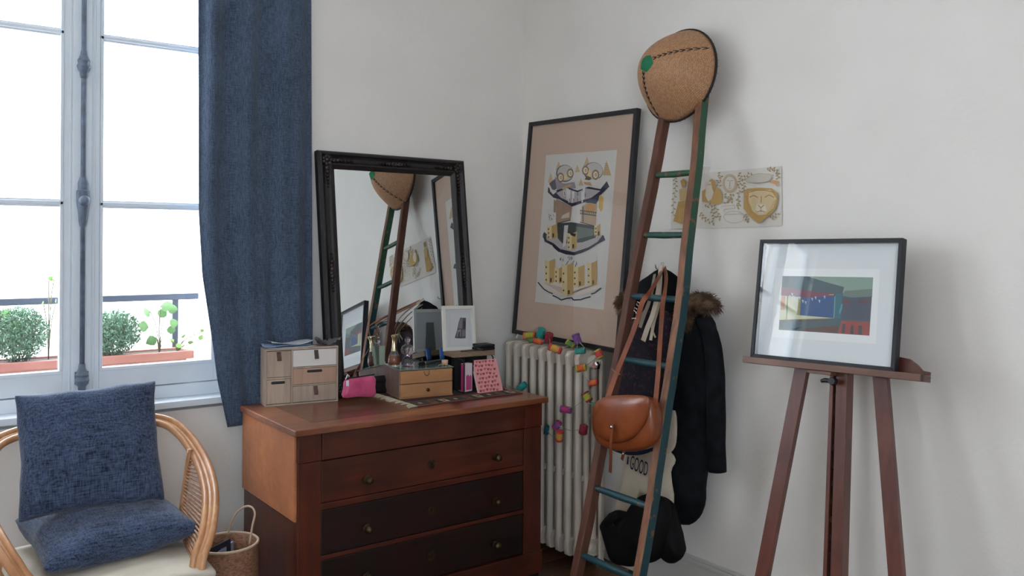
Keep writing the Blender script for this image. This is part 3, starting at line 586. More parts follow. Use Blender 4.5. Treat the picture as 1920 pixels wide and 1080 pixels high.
sh += [S(Fd, (212, 160, 112), [(1480, 320), (1540, 290), (1605, 300), (1600, 390), (1570, 350)])]
sh += [S(Fd, G1, [(1115, 470), (1160, 415), (1350, 400), (1520, 410), (1590, 470), (1612, 560), (1580, 700), (1500, 790), (1420, 850), (1335, 918), (1250, 860), (1180, 800), (1112, 700)]), S(Fd, (212, 190, 150), [(1190, 450), (1500, 430), (1590, 560), (1540, 700), (1430, 790), (1330, 800), (1240, 740), (1180, 600)]), S(Fd, (222, 210, 190), [(1300, 640), (1420, 640), (1450, 730), (1360, 790), (1280, 720)])]
sh += [S(Fd, (164, 128, 72), q) for q in strk([(1200, 540), (1260, 510), (1320, 545)], 12) + strk([(1420, 540), (1480, 505), (1550, 540)], 12) + strk([(1370, 520), (1365, 620)], 10) + strk([(1320, 650), (1360, 690), (1410, 650)], 12) + strk([(1310, 750), (1360, 735), (1420, 750)], 10) + strk([(1360, 690), (1362, 735)], 8) + strk([(1180, 470), (1290, 440), (1420, 436), (1560, 470)], 9)]
sh += [S(Fd, (178, 140, 84), q) for k in range(12) for q in strk([(1125 + k * 7, 520 + k * 22), (1170 + k * 8, 540 + k * 20)], 6)]
sh += [S(Fd, (178, 140, 84), q) for k in range(10) for q in strk([(1590 - k * 12, 580 + k * 26), (1540 - k * 11, 600 + k * 22)], 6)]
art('engraving', dt, dr, .0011, sh)

# ------------------------------------------------------------------ chest of drawers
ch = thing('chest_of_drawers', 'antique walnut chest of drawers with brass knobs against the left wall', 'chest of drawers', (-1.0, -.4, 0))
BX0, BX1, BY0, BY1 = -1.595, -.405, -.685, -.095
FZ = (.698, .803)
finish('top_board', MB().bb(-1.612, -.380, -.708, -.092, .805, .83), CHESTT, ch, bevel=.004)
inl = MB()
finish('top_veneer_panel', MB().bb(-1.50, -.50, -.60, -.14, .8295, .8305), wood('top_veneer', (96, 54, 38), (128, 76, 52), 0, 3, .3, .3, .0003, (78, 46, 36)), ch)
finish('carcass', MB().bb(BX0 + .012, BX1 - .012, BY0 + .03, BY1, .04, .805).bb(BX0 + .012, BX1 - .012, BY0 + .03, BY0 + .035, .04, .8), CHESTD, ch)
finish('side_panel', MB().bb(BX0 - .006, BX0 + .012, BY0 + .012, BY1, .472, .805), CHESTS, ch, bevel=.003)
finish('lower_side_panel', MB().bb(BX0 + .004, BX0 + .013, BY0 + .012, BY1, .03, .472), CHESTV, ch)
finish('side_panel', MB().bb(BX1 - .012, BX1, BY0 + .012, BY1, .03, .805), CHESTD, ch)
for x0, x1 in ((BX0 + .004, BX0 + .1), (BX1 - .1, BX1)): finish('corner_post', MB().bb(x0, x1, BY0, BY0 + .04, .11, FZ[0] - .002), CHESTV, ch, bevel=.002)
finish('frieze_end', MB().bb(BX0 + .002, BX0 + .098, BY0 - .006, BY0 + .04, FZ[0], .805), CHESTV, ch, bevel=.003)
finish('frieze_end', MB().bb(BX1 - .098, BX1, BY0 - .006, BY0 + .04, FZ[0], .805), CHESTV, ch, bevel=.003)
finish('frieze_drawer', MB().bb(BX0 + .1, BX1 - .1, BY0 - .006, BY0 + .04, FZ[0], .803), CHEST, ch, bevel=.003)
def knob(x, z, par):
    finish('knob', MB().lathe([(.007, 0), (.017, .002), (.017, .006), (.006, .009), (.006, .018), (.013, .024), (.015, .031), (.011, .038), (.003, .041)], (x, BY0, z), (0, -1, 0), 18), BRASS, par, smooth='auto')
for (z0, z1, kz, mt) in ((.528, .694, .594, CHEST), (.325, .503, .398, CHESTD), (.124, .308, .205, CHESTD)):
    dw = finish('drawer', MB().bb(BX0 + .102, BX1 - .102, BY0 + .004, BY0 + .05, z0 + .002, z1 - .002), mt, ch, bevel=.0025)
    knob(-1.301, kz, dw); knob(-.667, kz - .004, dw)
    e = []; 
    finish('keyhole_plate', MB().prism([V((-.995 + .018 * cos(a) * (1 + .06 * cos(6 * a)), BY0 + .001, kz + .014 + .022 * sin(a))) for a in [2 * PI * k / 24 for k in range(24)]], (0, .004, 0)), BRASS, dw)
    finish('keyhole', MB().prism([V((-.995 + .003 * cos(a), BY0, kz + .018 + .004 * sin(a))) for a in [2 * PI * k / 12 for k in range(12)]], (0, .002, 0)).bb(-.997, -.993, BY0, BY0 + .002, kz, kz + .018), BLACK, dw)
for z0, z1 in ((.503, .528), (.308, .325)): finish('drawer_rail', MB().bb(BX0 + .1, BX1 - .1, BY0 + .002, BY0 + .04, z0, z1), CHEST, ch, bevel=.002)
finish('plinth', MB().bb(BX0 - .002, BX1 + .004, BY0 - .008, BY0 + .04, .02, .122).bb(BX0 - .002, BX0 + .012, BY0, BY1, .02, .06), CHEST, ch, bevel=.003)
for x in (BX0 + .04, BX1 - .04):
    for y in (BY0 + .04, BY1 - .05): finish('foot', MB().bb(x - .035, x + .035, y - .035, y + .035, 0, .045), CHESTD, ch, bevel=.004)

# ------------------------------------------------------------------ leaning mirror
mr = Rect([(-1.2424, -.05, 1.9701), (-.4256, -.05, 1.9693), (-.4267, -.197, .8316), (-1.2435, -.197, .8324)], .8168, 1.1482)
mt = thing('leaning_mirror', 'large mirror in a black carved frame leaning on the chest', 'mirror', mr.p(0, -mr.h / 2, 0))
MFR = M('mirror_frame_black', (19, 18, 21), .42, c2=(44, 31, 28), scale=35, lo=.5, hi=.75)
MFO = M('mirror_ornament_brown', (48, 33, 30), .42, c2=(22, 18, 19), scale=60, bump=.002)
W, H = mr.w / 2, mr.h / 2
prof = [(0, -.028), (0, .004), (.008, .014), (.018, .016), (.026, .008), (.034, .004), (.05, .006), (.058, .012), (.066, .012), (.074, .006), (.084, -.002), (.084, -.028)]
cs = [(-1, 1), (1, 1), (1, -1), (-1, -1)]
for k in range(4):
    a, b = cs[k], cs[(k + 1) % 4]
    finish('frame_side', MB().rings([[mr.p(q[0] * (W - o), q[1] * (H - o), d - .004) for o, d in prof] for q in (a, b)]), MFR, mt)
for q in cs:
    m_ = MB()
    cx, cy = q[0] * (W - .045), q[1] * (H - .045)
    for j in range(7):
        a = 2 * PI * j / 7; m_.lathe([(.001, .011), (.008, .008), (.0095, .001), (.007, -.003)][::-1], mr.p(cx + .018 * cos(a), cy + .018 * sin(a), .006), mr.n, 8)
    m_.lathe([(.010, -.003), (.012, .004), (.008, .012), (.002, .015)], mr.p(cx, cy, .006), mr.n, 10)
    for e, (dx, dy) in enumerate(((-q[0], 0), (0, -q[1]))):
        for j in range(6):
            s_ = .012 - .0013 * j; m_.lathe([(s_, -.002), (s_ * .9, .005), (s_ * .4, .009), (.001, .01)], mr.p(cx + dx * (.038 + .018 * j), cy + dy * (.038 + .018 * j), .004 + .002 * (j % 2)), mr.n, 7)
    finish('corner_ornament', m_, MFO, mt, smooth='auto')
for (cx, cy, ux, uy) in ((0, H - .045, 1, 0), (W - .045, .0, 0, 1), (-W + .045, 0, 0, 1)):
    m_ = MB()
    for j in range(-5, 6):
        s_ = .013 - .0014 * abs(j); m_.lathe([(s_, -.002), (s_ * .9, .005), (s_ * .4, .009), (.001, .01)], mr.p(cx + ux * j * .017, cy + uy * j * .017, .004 + .003 * (j % 2)), mr.n, 7)
    finish('middle_ornament', m_, MFO, mt, smooth='auto')
finish('mirror_glass', MB().prism([mr.p(x * (W - .08), y * (H - .08), -.012) for x, y in cs], mr.n * .004), M('mirror_silver', (226, 230, 232), .0, 1), mt)
b_ = MB(); mr.bar(b_, -W + .01, W - .01, -H + .01, H - .01, -.03, -.02); finish('backing_board', b_, M('brown_board', (120, 96, 74), .9), mt)

# ------------------------------------------------------------------ ladder
l1 = aX(1232, 330, -.19); l7 = aX(1095, 1045, -.60); q1 = aX(1291, 323, -.19); q7 = aX(1185, 1078, -.60)
def lx(z): return -.19 - (.41 / (q1.z - q7.z)) * (q1.z - z)
BOW = [(2.3, .02), (2.0, .012), (1.84, 0), (1.33, -.020), (.85, -.017), (.3, -.002), (0, 0)]
def ly(z, side):
    a, b = (l1, l7) if side else (q1, q7)
    return (0 if side else -.02 + next((u + (v_ - u) * (p_ - z) / (p_ - q_) for (p_, u), (q_, v_) in zip(BOW, BOW[1:]) if z >= q_), 0)) + a.y + (b.y - a.y) * (a.z - z) / (a.z - b.z)
ld = thing('orchard_ladder', 'tapering wooden ladder with green and teal painted rungs leaning on the right wall', 'ladder', (lx(0), -1.31, 0))
for side in (1, 0):
    vs = []; fs = []; ms = []; n = 34
    for k in range(n + 1):
        z = 0 + 2.25 * k / n; x = lx(z); yi = ly(z, side); wob = .0025 * sin(z * 9 + side) + random.uniform(-.0012, .0012)
        y0, y1 = (yi + wob, yi + .036 + wob) if side else (yi - .036 + wob, yi + wob)
        vs += [V((x - .022, y0, z)), V((x + .022, y0, z)), V((x + .022, y1, z)), V((x - .022, y1, z))]
    for k in range(n):
        for j in range(4):
            fs.append((k * 4 + j, k * 4 + (j + 1) % 4, k * 4 + 4 + (j + 1) % 4, k * 4 + 4 + j))
            # j0: -Y face, j2: +Y face, j3: front (-X)
            ms.append(1 if (j in (0, 2) and not side) else (2 if (j == 0 and side) else 0))
    fs += [(3, 2, 1, 0), (n * 4, n * 4 + 1, n * 4 + 2, n * 4 + 3)]; ms += [0, 0]
    finish('rail', MB().add(vs, fs, ms), [LADD if side else LADW, LADP, LADD], ld, bevel=.004)
for k in range(7):
    z = (l1.z + q1.z) / 2 - ((l1.z + q1.z) / 2 - (l7.z + q7.z) / 2) * k / 6; a = V((lx(z), ly(z, 1) + .012, z)); b = V((lx(z), ly(z, 0) - .012, z))
    finish('rung', MB().tube([a, a.lerp(b, .25), a.lerp(b, .5) + V((0, 0, -.001)), a.lerp(b, .75), b], [.012, .0135, .0145, .0135, .012], 12), LADP, ld, smooth='auto')

# ------------------------------------------------------------------ conical hat
hc = aX(1273, 142, -.105); rd_ = (hc - CAM).normalized(); rp_ = (RT - rd_ * RT.dot(rd_)).normalized(); up_ = rp_.cross(rd_)
hn = (rd_ * -.70 + (rp_ * -.939 + up_ * .345) * .72).normalized()
ha = hn.orthogonal().normalized(); hb = hn.cross(ha); HR, HH = .199, .212
ht = thing('conical_hat', 'woven bamboo conical hat with a green tip hung on top of the ladder', 'hat', hc - hn * .0)
def hp(r, a, off=0):
    s = r / HR; z = HH * (1 - .36 * s - .64 * s ** 2.5); return hc + ha * (cos(a) * r) + hb * (sin(a) * r) + hn * (z + off)
mb_ = MB(); NR, NA = 22, 72
mb_.rings([[hp(HR * (k + .15) / (NR + .15), 2 * PI * j / NA) for j in range(NA)] for k in range(NR + 1)], True, False)
ho = finish('crown', mb_, HATM, ht, smooth=True, solid=.004)
uvl = ho.data.uv_layers.new(name='UVMap')
for lp in ho.data.loops:
    p = ho.data.vertices[lp.vertex_index].co + BASE[ht.name] - hc
    uvl.data[lp.index].uv = (p.dot(ha) * 2.6 + .5, p.dot(hb) * 2.6 + .5)
finish('rim_binding', MB().tube([hp(HR + .001, 2 * PI * k / 60) for k in range(60)], .0065, 8, closed=True), M('hat_rim_black', (34, 26, 24), .6, c2=(20, 16, 16), scale=80), ht, smooth=True)
m_ = MB()
for k in range(46):
    a = 2 * PI * k / 46; m_.tube([hp(HR - .009, a, .002), hp(HR + .003, a + .012, .007), hp(HR + .006, a + .02, .0)], .0011, 4)
tag(finish('rim_stitch', m_, M('hat_stitch', (150, 120, 92), .7), ht), kind='stuff')
def best(px, py):
    return min((2 * PI * k / 360 for k in range(360)), key=lambda a: (toscreen(hp(HR, a))[0] - px) ** 2 + (toscreen(hp(HR, a))[1] - py) ** 2)
m_ = MB()
a1, a2 = best(1334, 92), best(1242, 218)
for a in (a1, a2):
    m_ = MB()
    for k in range(9):
        r = HR * (.20 + .088 * k); c = hp(r, a, .0032); f = hp(r + .012, a, .0032); bk = hp(r - .003, a, .0032)
        for sg in (-1, 1): m_.tube([f.lerp(c, .1), hp(r + .003, a + sg * .0055 / r, .0036), hp(r - .004, a + sg * .0065 / r, .0036)], .0016, 5)
        m_.tube([f, c], .0017, 5)
    finish('chevron_stitch', m_, M('hat_black_cane', (30, 22, 20), .6), ht)
m_ = MB(); nn = 10
m_.rings([[hp(.034 + .004 * (j % 2), 2 * PI * j / nn, .004) for j in range(nn)], [hp(.02, 2 * PI * j / nn, .008) for j in range(nn)], [hp(.006, 2 * PI * j / nn, .012) for j in range(nn)]])
finish('tip_cap', m_, M('hat_tip_green', (26, 118, 78), .75, bump=.002, bscale=60), ht)

# ------------------------------------------------------------------ clothes and bags behind and on the ladder
TXC = D.textures.new('cloth_folds', 'CLOUDS'); TXC.noise_scale = .09
TXB = D.textures.new('cushion_folds', 'CLOUDS'); TXB.noise_scale = .16; TXB.noise_depth = 3
def wrinkle(o, s=.012, tex=TXC):
    d = o.modifiers.new('w', 'DISPLACE'); d.texture = tex; d.strength = s; d.mid_level = .5; d.texture_coords = 'LOCAL'
SOFT = [(.02, .52), (.2, .52), (.4, .51), (.6, .48), (.78, .42), (.9, .32), (.97, .18), (1, 0), (.97, -.18), (.88, -.36), (.6, -.48), (.2, -.5)]
def soft(name, poly, X, T, mat, parent=None, k=4, prof=SOFT, wr=.012, label=None, cat=None, zfix=None):
    pts = smooth_pts([aX(x, y, X) for x, y in poly], k, True)
    o = finish(name, MB().puffy(pts, (-T, 0, 0), prof), mat, parent, smooth=True)
    if wr: wrinkle(o, wr)
    return o
hk = aX(1243, 500, 0)
wk = thing('wall_hook', 'small metal wall hook above the hanging straps', 'hook', hk)
finish('hook_plate', MB().box(hk + V((-.003, 0, 0)), (.006, .014, .04)), STEEL, wk, bevel=.001)
finish('hook_arm', MB().tube(smooth_pts([hk + V((-.004, 0, .005)), hk + V((-.03, 0, -.012)), hk + V((-.045, 0, -.004)), hk + V((-.05, 0, .018))], 4), .003, 8), STEEL, wk, smooth=True)
co = thing('hooded_coat', 'long dark wool coat with a fur trimmed hood hanging behind the ladder', 'coat', (-.1, -1.35, .37))
soft('body', [(1180, 575), (1235, 540), (1300, 575), (1332, 590), (1343, 650), (1341, 740), (1328, 780), (1322, 880), (1317, 955), (1305, 978), (1280, 984), (1266, 968), (1260, 900), (1262, 800), (1215, 760), (1178, 740), (1168, 660)], -.085, .12, COATM, co, wr=.02)
soft('hood', [(1190, 570), (1195, 535), (1215, 518), (1240, 503), (1262, 513), (1277, 532), (1288, 600), (1275, 680), (1235, 700), (1195, 660)], -.10, .07, COATM, co, wr=.014)
sl = [aX(x, y, -.13) for x, y in ((1318, 596), (1334, 640), (1341, 700), (1343, 770), (1343, 830), (1345, 884))]
o = finish('sleeve', MB().tube(smooth_pts(sl, 5), [.03 + .008 * min(1, k / 6) for k in range(26)], 16), COATM, co, smooth=True); wrinkle(o, .008)
for tx in ((1283, 588), (1284, 700)): pass
def fur(path, rad, n, hl):
    pts = smooth_pts(path, 6); core = MB().tube(pts, [rad * (.75 + .25 * sin(PI * k / (len(pts) - 1))) for k in range(len(pts))], 12)
    finish('fur_core', core, FUR, co, smooth=True); m_ = MB()
    for k in range(n):
        i = random.randrange(len(pts) - 1); p = pts[i].lerp(pts[i + 1], random.random()); d = V((random.gauss(0, 1), random.gauss(0, 1), random.gauss(0, 1) - .3)).normalized()
        q = p + d * rad * .85; d2 = (d + V((random.uniform(-.5, .5), random.uniform(-.5, .5), random.uniform(-.8, .2)))).normalized(); L_ = hl * random.uniform(.5, 1.1)
        s_ = d2.orthogonal().normalized() * .0013; m_.add([q - s_, q + s_, q + d2 * L_ * .6 + V((0, 0, -.003)), q + d2 * L_ + V((0, 0, -.009))], [(0, 1, 2), (0, 2, 3)])
    tag(finish('fur', m_, FUR, co), kind='stuff')
fur([aX(x, y, -.15) for x, y in ((1280, 606), (1284, 582), (1300, 566), (1320, 562), (1336, 574))], .032, 5200, .03)
fur([aX(x, y, -.15) for x, y in ((1170, 585), (1164, 566), (1176, 550))], .02, 1200, .026)
gm = thing('speckled_garment', 'dark garment with fine reddish specks hanging behind the ladder rungs', 'garment', (-.22, -1.2, .9))
soft('body', [(1178, 615), (1205, 588), (1240, 583), (1262, 600), (1264, 700), (1256, 780), (1240, 835), (1195, 850), (1158, 845), (1138, 828), (1142, 780), (1152, 700)], -.22, .09, GARM, gm, wr=.02)
soft('hem', [(1132, 815), (1180, 815), (1235, 812), (1236, 836), (1205, 852), (1165, 850), (1138, 835)], -.27, .06, M('navy_cloth', (24, 30, 62), .9), gm, wr=.006)
ws = thing('cotton_straps', 'cream cotton straps looped over the wall hook, falling behind a teal rung', 'strap', aX(1240, 640, -.24))
STR = M('strap_cotton', (206, 192, 172), .95, bump=.001, bscale=90)
def ribbon(name, pts, wd, th, mat, parent, upv=None, k=5):
    P = smooth_pts([aX(x, y, X) for x, y, X in pts], k); m_ = MB(); rs = []
    for i, p in enumerate(P):
        t = (P[min(i + 1, len(P) - 1)] - P[max(i - 1, 0)]).normalized(); vw = (CAM - p).normalized(); vw = (vw * .5 + V((-1, 0, 0)) * .5 if upv is None else V(upv)); s_ = t.cross(vw).normalized(); n_ = s_.cross(t).normalized()
        rs.append([p + s_ * wd / 2 + n_ * th / 2, p - s_ * wd / 2 + n_ * th / 2, p - s_ * wd / 2 - n_ * th / 2, p + s_ * wd / 2 - n_ * th / 2])
    m_.rings(rs); return finish(name, m_, mat, parent, smooth='auto')
ribbon('band', [(1239, 498, -.10), (1236, 530, -.2), (1232, 558, -.25), (1224, 590, -.28), (1214, 615, -.29), (1206, 639, -.29)], .021, .003, STR, ws)
ribbon('band', [(1240, 502, -.095), (1238, 540, -.19), (1234, 575, -.25), (1226, 605, -.27), (1220, 638, -.28)], .013, .003, STR, ws)
ribbon('band', [(1229, 508, -.10), (1224, 535, -.19), (1219, 560, -.24), (1210, 585, -.27), (1200, 614, -.28)], .015, .003, M('strap_grey', (150, 138, 124), .95), ws)
ribbon('band', [(1228, 520, -.12), (1216, 570, -.24), (1206, 590, -.27), (1197, 606, -.27)], .016, .003, M('strap_grey', (150, 138, 124), .95), ws)
ribbon('band', [(1228, 585, -.25), (1222, 612, -.27), (1229, 633, -.27)], .007, .003, STR, ws)
# leather saddle bag
lb_ = thing('leather_saddle_bag', 'tan leather saddle bag hanging by its strap in front of the ladder', 'bag', aX(1175, 840, -.50))
BP = [(.02, .47), (.3, .46), (.6, .44), (.85, .38), (.95, .3), (1, .15), (1, -.3), (.94, -.42), (.7, -.5), (.1, -.5)]
soft('bag_body', [(1117, 768), (1126, 750), (1160, 745), (1208, 745), (1226, 756), (1232, 790), (1231, 822), (1214, 841), (1180, 846), (1140, 838), (1119, 812)], -.505, .09, LEATH, lb_, prof=BP, wr=.002)
FP = [(.02, .6), (.3, .57), (.6, .5), (.85, .32), (.96, .12), (1, -.1), (.99, -.35), (.9, -.4), (.1, -.35)]
soft('flap', [(1119, 768), (1128, 746), (1165, 741), (1206, 742), (1216, 752), (1213, 778), (1203, 802), (1185, 822), (1160, 831), (1135, 827), (1117, 812), (1112, 790)], -.55, .03, LEATH, lb_, prof=FP, wr=0)
soft('piping', [(1115, 806), (1135, 834), (1170, 842), (1203, 824), (1228, 790), (1224, 806), (1205, 832), (1170, 850), (1133, 842), (1116, 820)], -.535, .012, LEATH2, lb_, wr=0, prof=[(.97, .5), (1, 0), (.97, -.5)]) if False else None
st = aX(1147, 801, -.578); finish('stud', MB().lathe([(.007, 0), (.006, .004), (.002, .006)], st, (-1, 0, 0), 12), STEEL, lb_, smooth='auto')
ribbon('closing_strap', [(1148, 796, -.576), (1147, 812, -.578), (1145, 835, -.572), (1145, 860, -.565), (1144, 886, -.56)], .014, .0035, LEATH2, lb_, upv=(-1, 0, 0))
st = aX(1169, 851, -.53); finish('stud', MB().lathe([(.006, 0), (.005, .004), (.002, .006)], st, (-1, 0, 0), 12), STEEL, lb_, smooth='auto')
ribbon('tab', [(1170, 843, -.53), (1169, 850, -.528), (1166, 862, -.525)], .012, .003, LEATH2, lb_, upv=(-1, 0, 0))
ribbon('shoulder_strap', [(1243, 503, -.11), (1232, 525, -.22), (1217, 550, -.33), (1205, 566, -.372), (1196, 595, -.38), (1186, 625, -.40), (1170, 665, -.43), (1154, 705, -.46), (1140, 745, -.49), (1134, 762, -.5)], .021, .0035, LEATH, lb_)
ribbon('shoulder_strap', [(1246, 502, -.11), (1249, 522, -.22), (1246, 550, -.345), (1243, 568, -.37), (1240, 610, -.37), (1237, 655, -.42), (1234, 700, -.47), (1230, 745, -.5), (1228, 765, -.5)], .019, .0035, LEATH2, lb_)
m_ = MB()
for (x, y) in ((1194, 586), (1199, 575)):
    p = aX(x, y, -.372); m_.tube([p + V((0, a, b)) for a, b in ((-.016, -.006), (.016, .006), (.012, .02), (-.02, .008), (-.016, -.006))], .0018, 6)
finish('buckle', m_, STEEL, lb_, smooth=True)
for (x, y) in ((1193, 587), (1189, 597), (1186, 597), (1192, 597)): finish('rivet', MB().lathe([(.0035, 0), (.003, .002), (.001, .003)], aX(x, y, -.385), (-1, 0, .1), 10), STEEL, lb_, smooth='auto')
p = aX(1156, 698, -.468)
ribbon('keeper_loop', [(1147, 691, -.473), (1156, 699, -.475), (1163, 702, -.472)], .006, .003, LEATH2, lb_)
# tote and black bag
tb = thing('canvas_tote', 'crumpled cream canvas tote printed with navy lettering, tucked behind the ladder', 'tote bag', aX(1200, 970, -.17))
soft('canvas', [(1179, 846), (1212, 838), (1250, 842), (1267, 862), (1259, 886), (1264, 945), (1240, 950), (1206, 925), (1192, 948), (1170, 974), (1154, 957), (1166, 905), (1172, 872)], -.165, .03, TOTE, tb, k=3, wr=.006)
soft('upper_panel', [(1243, 790), (1266, 770), (1268, 830), (1255, 850), (1243, 845)], -.17, .02, TOTE, tb, wr=.004)
tc = D.curves.new('t', 'FONT'); tc.body = 'GOOD'; tc.align_x = 'LEFT'; to = D.objects.new('t', tc); COL.objects.link(to)
bpy.context.view_layer.update(); me = to.evaluated_get(bpy.context.evaluated_depsgraph_get()).to_mesh()
tv = [v.co.copy() for v in me.vertices]; tf = [tuple(p.vertices) for p in me.polygons]; D.objects.remove(to)
wx = max(v.x for v in tv); wy = max(v.y for v in tv); o_, r_, t_ = aX(1180, 878, -.197), aX(1213, 893, -.197), aX(1183, 853, -.197)
m_ = MB(); m_.add([o_ + (r_ - o_) * (v.x / wx) + (t_ - o_) * (v.y / wy) for v in tv], tf)
m_.add([aX(x, y, -.197) for x, y in ((1177, 856), (1179, 856), (1178, 871), (1175, 870))], [(0, 1, 2, 3)])
tag(finish('lettering', m_, M('navy_print', (24, 34, 66), .8), tb, solid=.0006), 'navy letters reading GOOD')
bbg = thing('black_shoulder_bag', 'slouchy black nylon bag hanging low behind the ladder', 'bag', aX(1200, 1060, -.30))
Fz = lambda L_: [(1100 + x / 4.155, 820 + y / 4.155) for x, y in L_]
soft('bag_body', Fz([(130, 680), (150, 640), (225, 570), (285, 645), (370, 540), (440, 450), (560, 455), (630, 520), (640, 700), (600, 900), (560, 955), (480, 988), (380, 1000), (300, 998), (240, 975), (200, 900), (150, 740)]), -.29, .13, BAGB, bbg, k=3, wr=.012)
soft('side_pocket', Fz([(520, 460), (590, 465), (650, 520), (690, 640), (730, 820), (742, 920), (700, 975), (645, 978), (604, 930), (595, 800), (560, 600)]), -.25, .09, BAGB, bbg, k=3, wr=.01)
ribbon('strap', [(1232, 935, -.3), (1225, 928, -.38), (1214, 930, -.41), (1205, 945, -.38)], .02, .004, BAGB, bbg)
soft('strap_end', Fz([(130, 660), (225, 572), (250, 640), (170, 700)]), -.34, .03, BAGB, bbg, k=3, wr=.003)

# ------------------------------------------------------------------ easel and its picture
ep = Rect([(-.2054, -1.7484, 1.5634), (-.1492, -2.2772, 1.5704), (-.2219, -2.2907, 1.133), (-.2781, -1.7618, 1.1261)], .5319, .4436)
pt_ = thing('framed_painting', 'dark framed painting with a wide white mount standing on the easel ledge', 'picture', ep.p(0, -ep.h / 2, 0))
mitred(ep, pt_, .014, -.034, 0, SLATE)
b_ = MB(); ep.bar(b_, -.26, .26, -.215, .215, -.032, -.028); finish('backing_board', b_, M('brown_board', (120, 96, 74), .9), pt_)
WM = M('white_mount', (226, 230, 232), .85)
b_ = MB(); ep.bar(b_, -.252, .252, -.2078, .2078, -.028, -.0262); finish('mount_card', b_, WM, pt_)
E_ = lambda x, y: (1450 + x / 7.715, 500 + y / 7.715)
sh = [((236, 238, 238), [(1455, 503), (1650, 505), (1642, 645), (1447, 632)])]
sh += [S(E_, q[0], q[1]) for q in (((86, 104, 112), [(132, 135), (1445, 155), (1388, 998), (78, 912)]), ((142, 166, 152), [(500, 142), (1445, 155), (1434, 340), (1000, 385), (1025, 295), (750, 220)]), ((118, 134, 128), [(1030, 350), (1434, 320), (1430, 440), (1180, 455), (1000, 420)]),
  ((130, 84, 98), [(118, 300), (240, 310), (720, 375), (900, 385), (860, 420), (620, 450), (112, 418)]), ((206, 206, 172), [(112, 418), (400, 440), (350, 700), (890, 745), (200, 766), (86, 770)]), ((202, 158, 132), [(122, 420), (176, 430), (158, 630), (102, 622)]), ((90, 110, 110), [(200, 425), (214, 425), (196, 765), (184, 765)]),
  ((150, 146, 100), [(365, 450), (402, 450), (385, 700), (338, 700)]), ((66, 96, 142), [(410, 450), (892, 420), (884, 742), (385, 702)]), ((66, 118, 128), [(900, 395), (992, 385), (972, 752), (884, 745)]), ((120, 160, 150), [(884, 430), (900, 430), (884, 745), (868, 744)]), ((92, 160, 172), [(985, 540), (1018, 535), (962, 695), (952, 650)]),
  ((86, 94, 108), [(1005, 455), (1422, 432), (1402, 775), (985, 762)]), ((124, 78, 78), [(1010, 480), (1105, 485), (1090, 545), (1020, 530)]), ((108, 84, 84), [(1230, 480), (1380, 480), (1370, 540), (1240, 530)]), ((100, 92, 78), [(86, 770), (965, 760), (600, 790), (90, 800)]), ((104, 82, 76), [(400, 900), (930, 850), (935, 962), (420, 930)]),
  ((158, 82, 80), [(985, 780), (1400, 800), (1388, 996), (930, 962)]), ((84, 88, 92), [(1000, 825), (1045, 830), (1030, 965), (985, 960)]), ((84, 88, 92), [(1125, 845), (1160, 850), (1160, 978), (1110, 972)]), ((84, 88, 92), [(1235, 850), (1285, 855), (1280, 985), (1228, 982)]), ((44, 56, 64), [(260, 905), (400, 870), (330, 915)]), ((190, 180, 90), [(800, 400), (880, 398), (870, 412), (810, 412)]))]
for x, y in ((240, 430), (290, 440), (330, 460), (425, 500), (465, 520), (610, 450), (665, 500), (270, 400), (560, 470), (740, 440), (380, 450)):
    sh.append(S(E_, (196, 196, 204), [(x - 14, y - 20), (x + 16, y - 16), (x + 4, y + 30)]))
art('painting', pt_, ep, -.0258, sh)
finish('glazing', MB().add([ep.p(-.252, .208, -.004), ep.p(.252, .208, -.004), ep.p(.252, -.208, -.004), ep.p(-.252, -.208, -.004)], [(0, 1, 2, 3)]), PICG, pt_)
ea = thing('artist_easel', 'dark mahogany studio easel standing before the right wall', 'easel', (-.42, -2.02, 0))
# ledge follows the picture's lower edge
v0 = -ep.h / 2
L0 = (ep.px(1392, 676, .022) - ep.o).dot(ep.u); L1 = (ep.px(1725, 712, .022) - ep.o).dot(ep.u); L2 = (ep.px(1743, 712, -.045) - ep.o).dot(ep.u)
m_ = MB(); ep.bar(m_, L0, L1, v0 - .022, v0 + .001, .006, .022); finish('ledge_lip', m_, EASELH, ea, bevel=.002)
m_ = MB(); ep.bar(m_, L0, L2, v0 - .022, v0 - .001, -.055, .006); finish('ledge_shelf', m_, EASEL, ea, bevel=.0015)
def og(s, e):  # ogee end: e = end coordinate
    return [(e, v0), (e, v0 + .012), (e - s * .022, v0 + .014), (e - s * .04, v0 + .032), (e - s * .065, v0 + .048), (e - s * .10, v0 + .052)]
pts = [ep.p(a, b, -.055) for a, b in og(1, L2) + og(-1, L0 + .04)[::-1]]
finish('ledge_back', MB().prism(pts, ep.n * .012), EASEL, ea, bevel=.0015)
def fl0(P, Q):  # extend the line P->Q to the floor
    t = P.z / (P.z - Q.z); return P.lerp(Q, t)
def post(name, a, b, wd, d0, d1, mat, ext=0):
    P = ep.px(a[0], a[1], d1); Q = ep.px(b[0], b[1], d1); F_ = fl0(P, Q); T_ = P + (P - Q).normalized() * ext; ax = (T_ - F_).normalized(); sd = ax.cross(ep.n).normalized()
    if sd.dot(ep.u) < 0: sd = -sd
    rs = []
    for p in (F_, T_): rs.append([p + sd * wd / 2, p - sd * wd / 2, p - sd * wd / 2 + ep.n * (d0 - d1), p + sd * wd / 2 + ep.n * (d0 - d1)])
    return finish(name, MB().rings(rs), mat, ea, bevel=.002), F_, T_, sd
post('leg', (1500, 698), (1427, 1080), .049, -.054, -.03, EASEL, .09)
post('leg', (1650, 716), (1679, 1080), .049, -.054, -.03, EASEL, .09)
post('mast_strip', (1559, 710), (1546, 1080), .014, -.075, -.03, EASEL, .38)
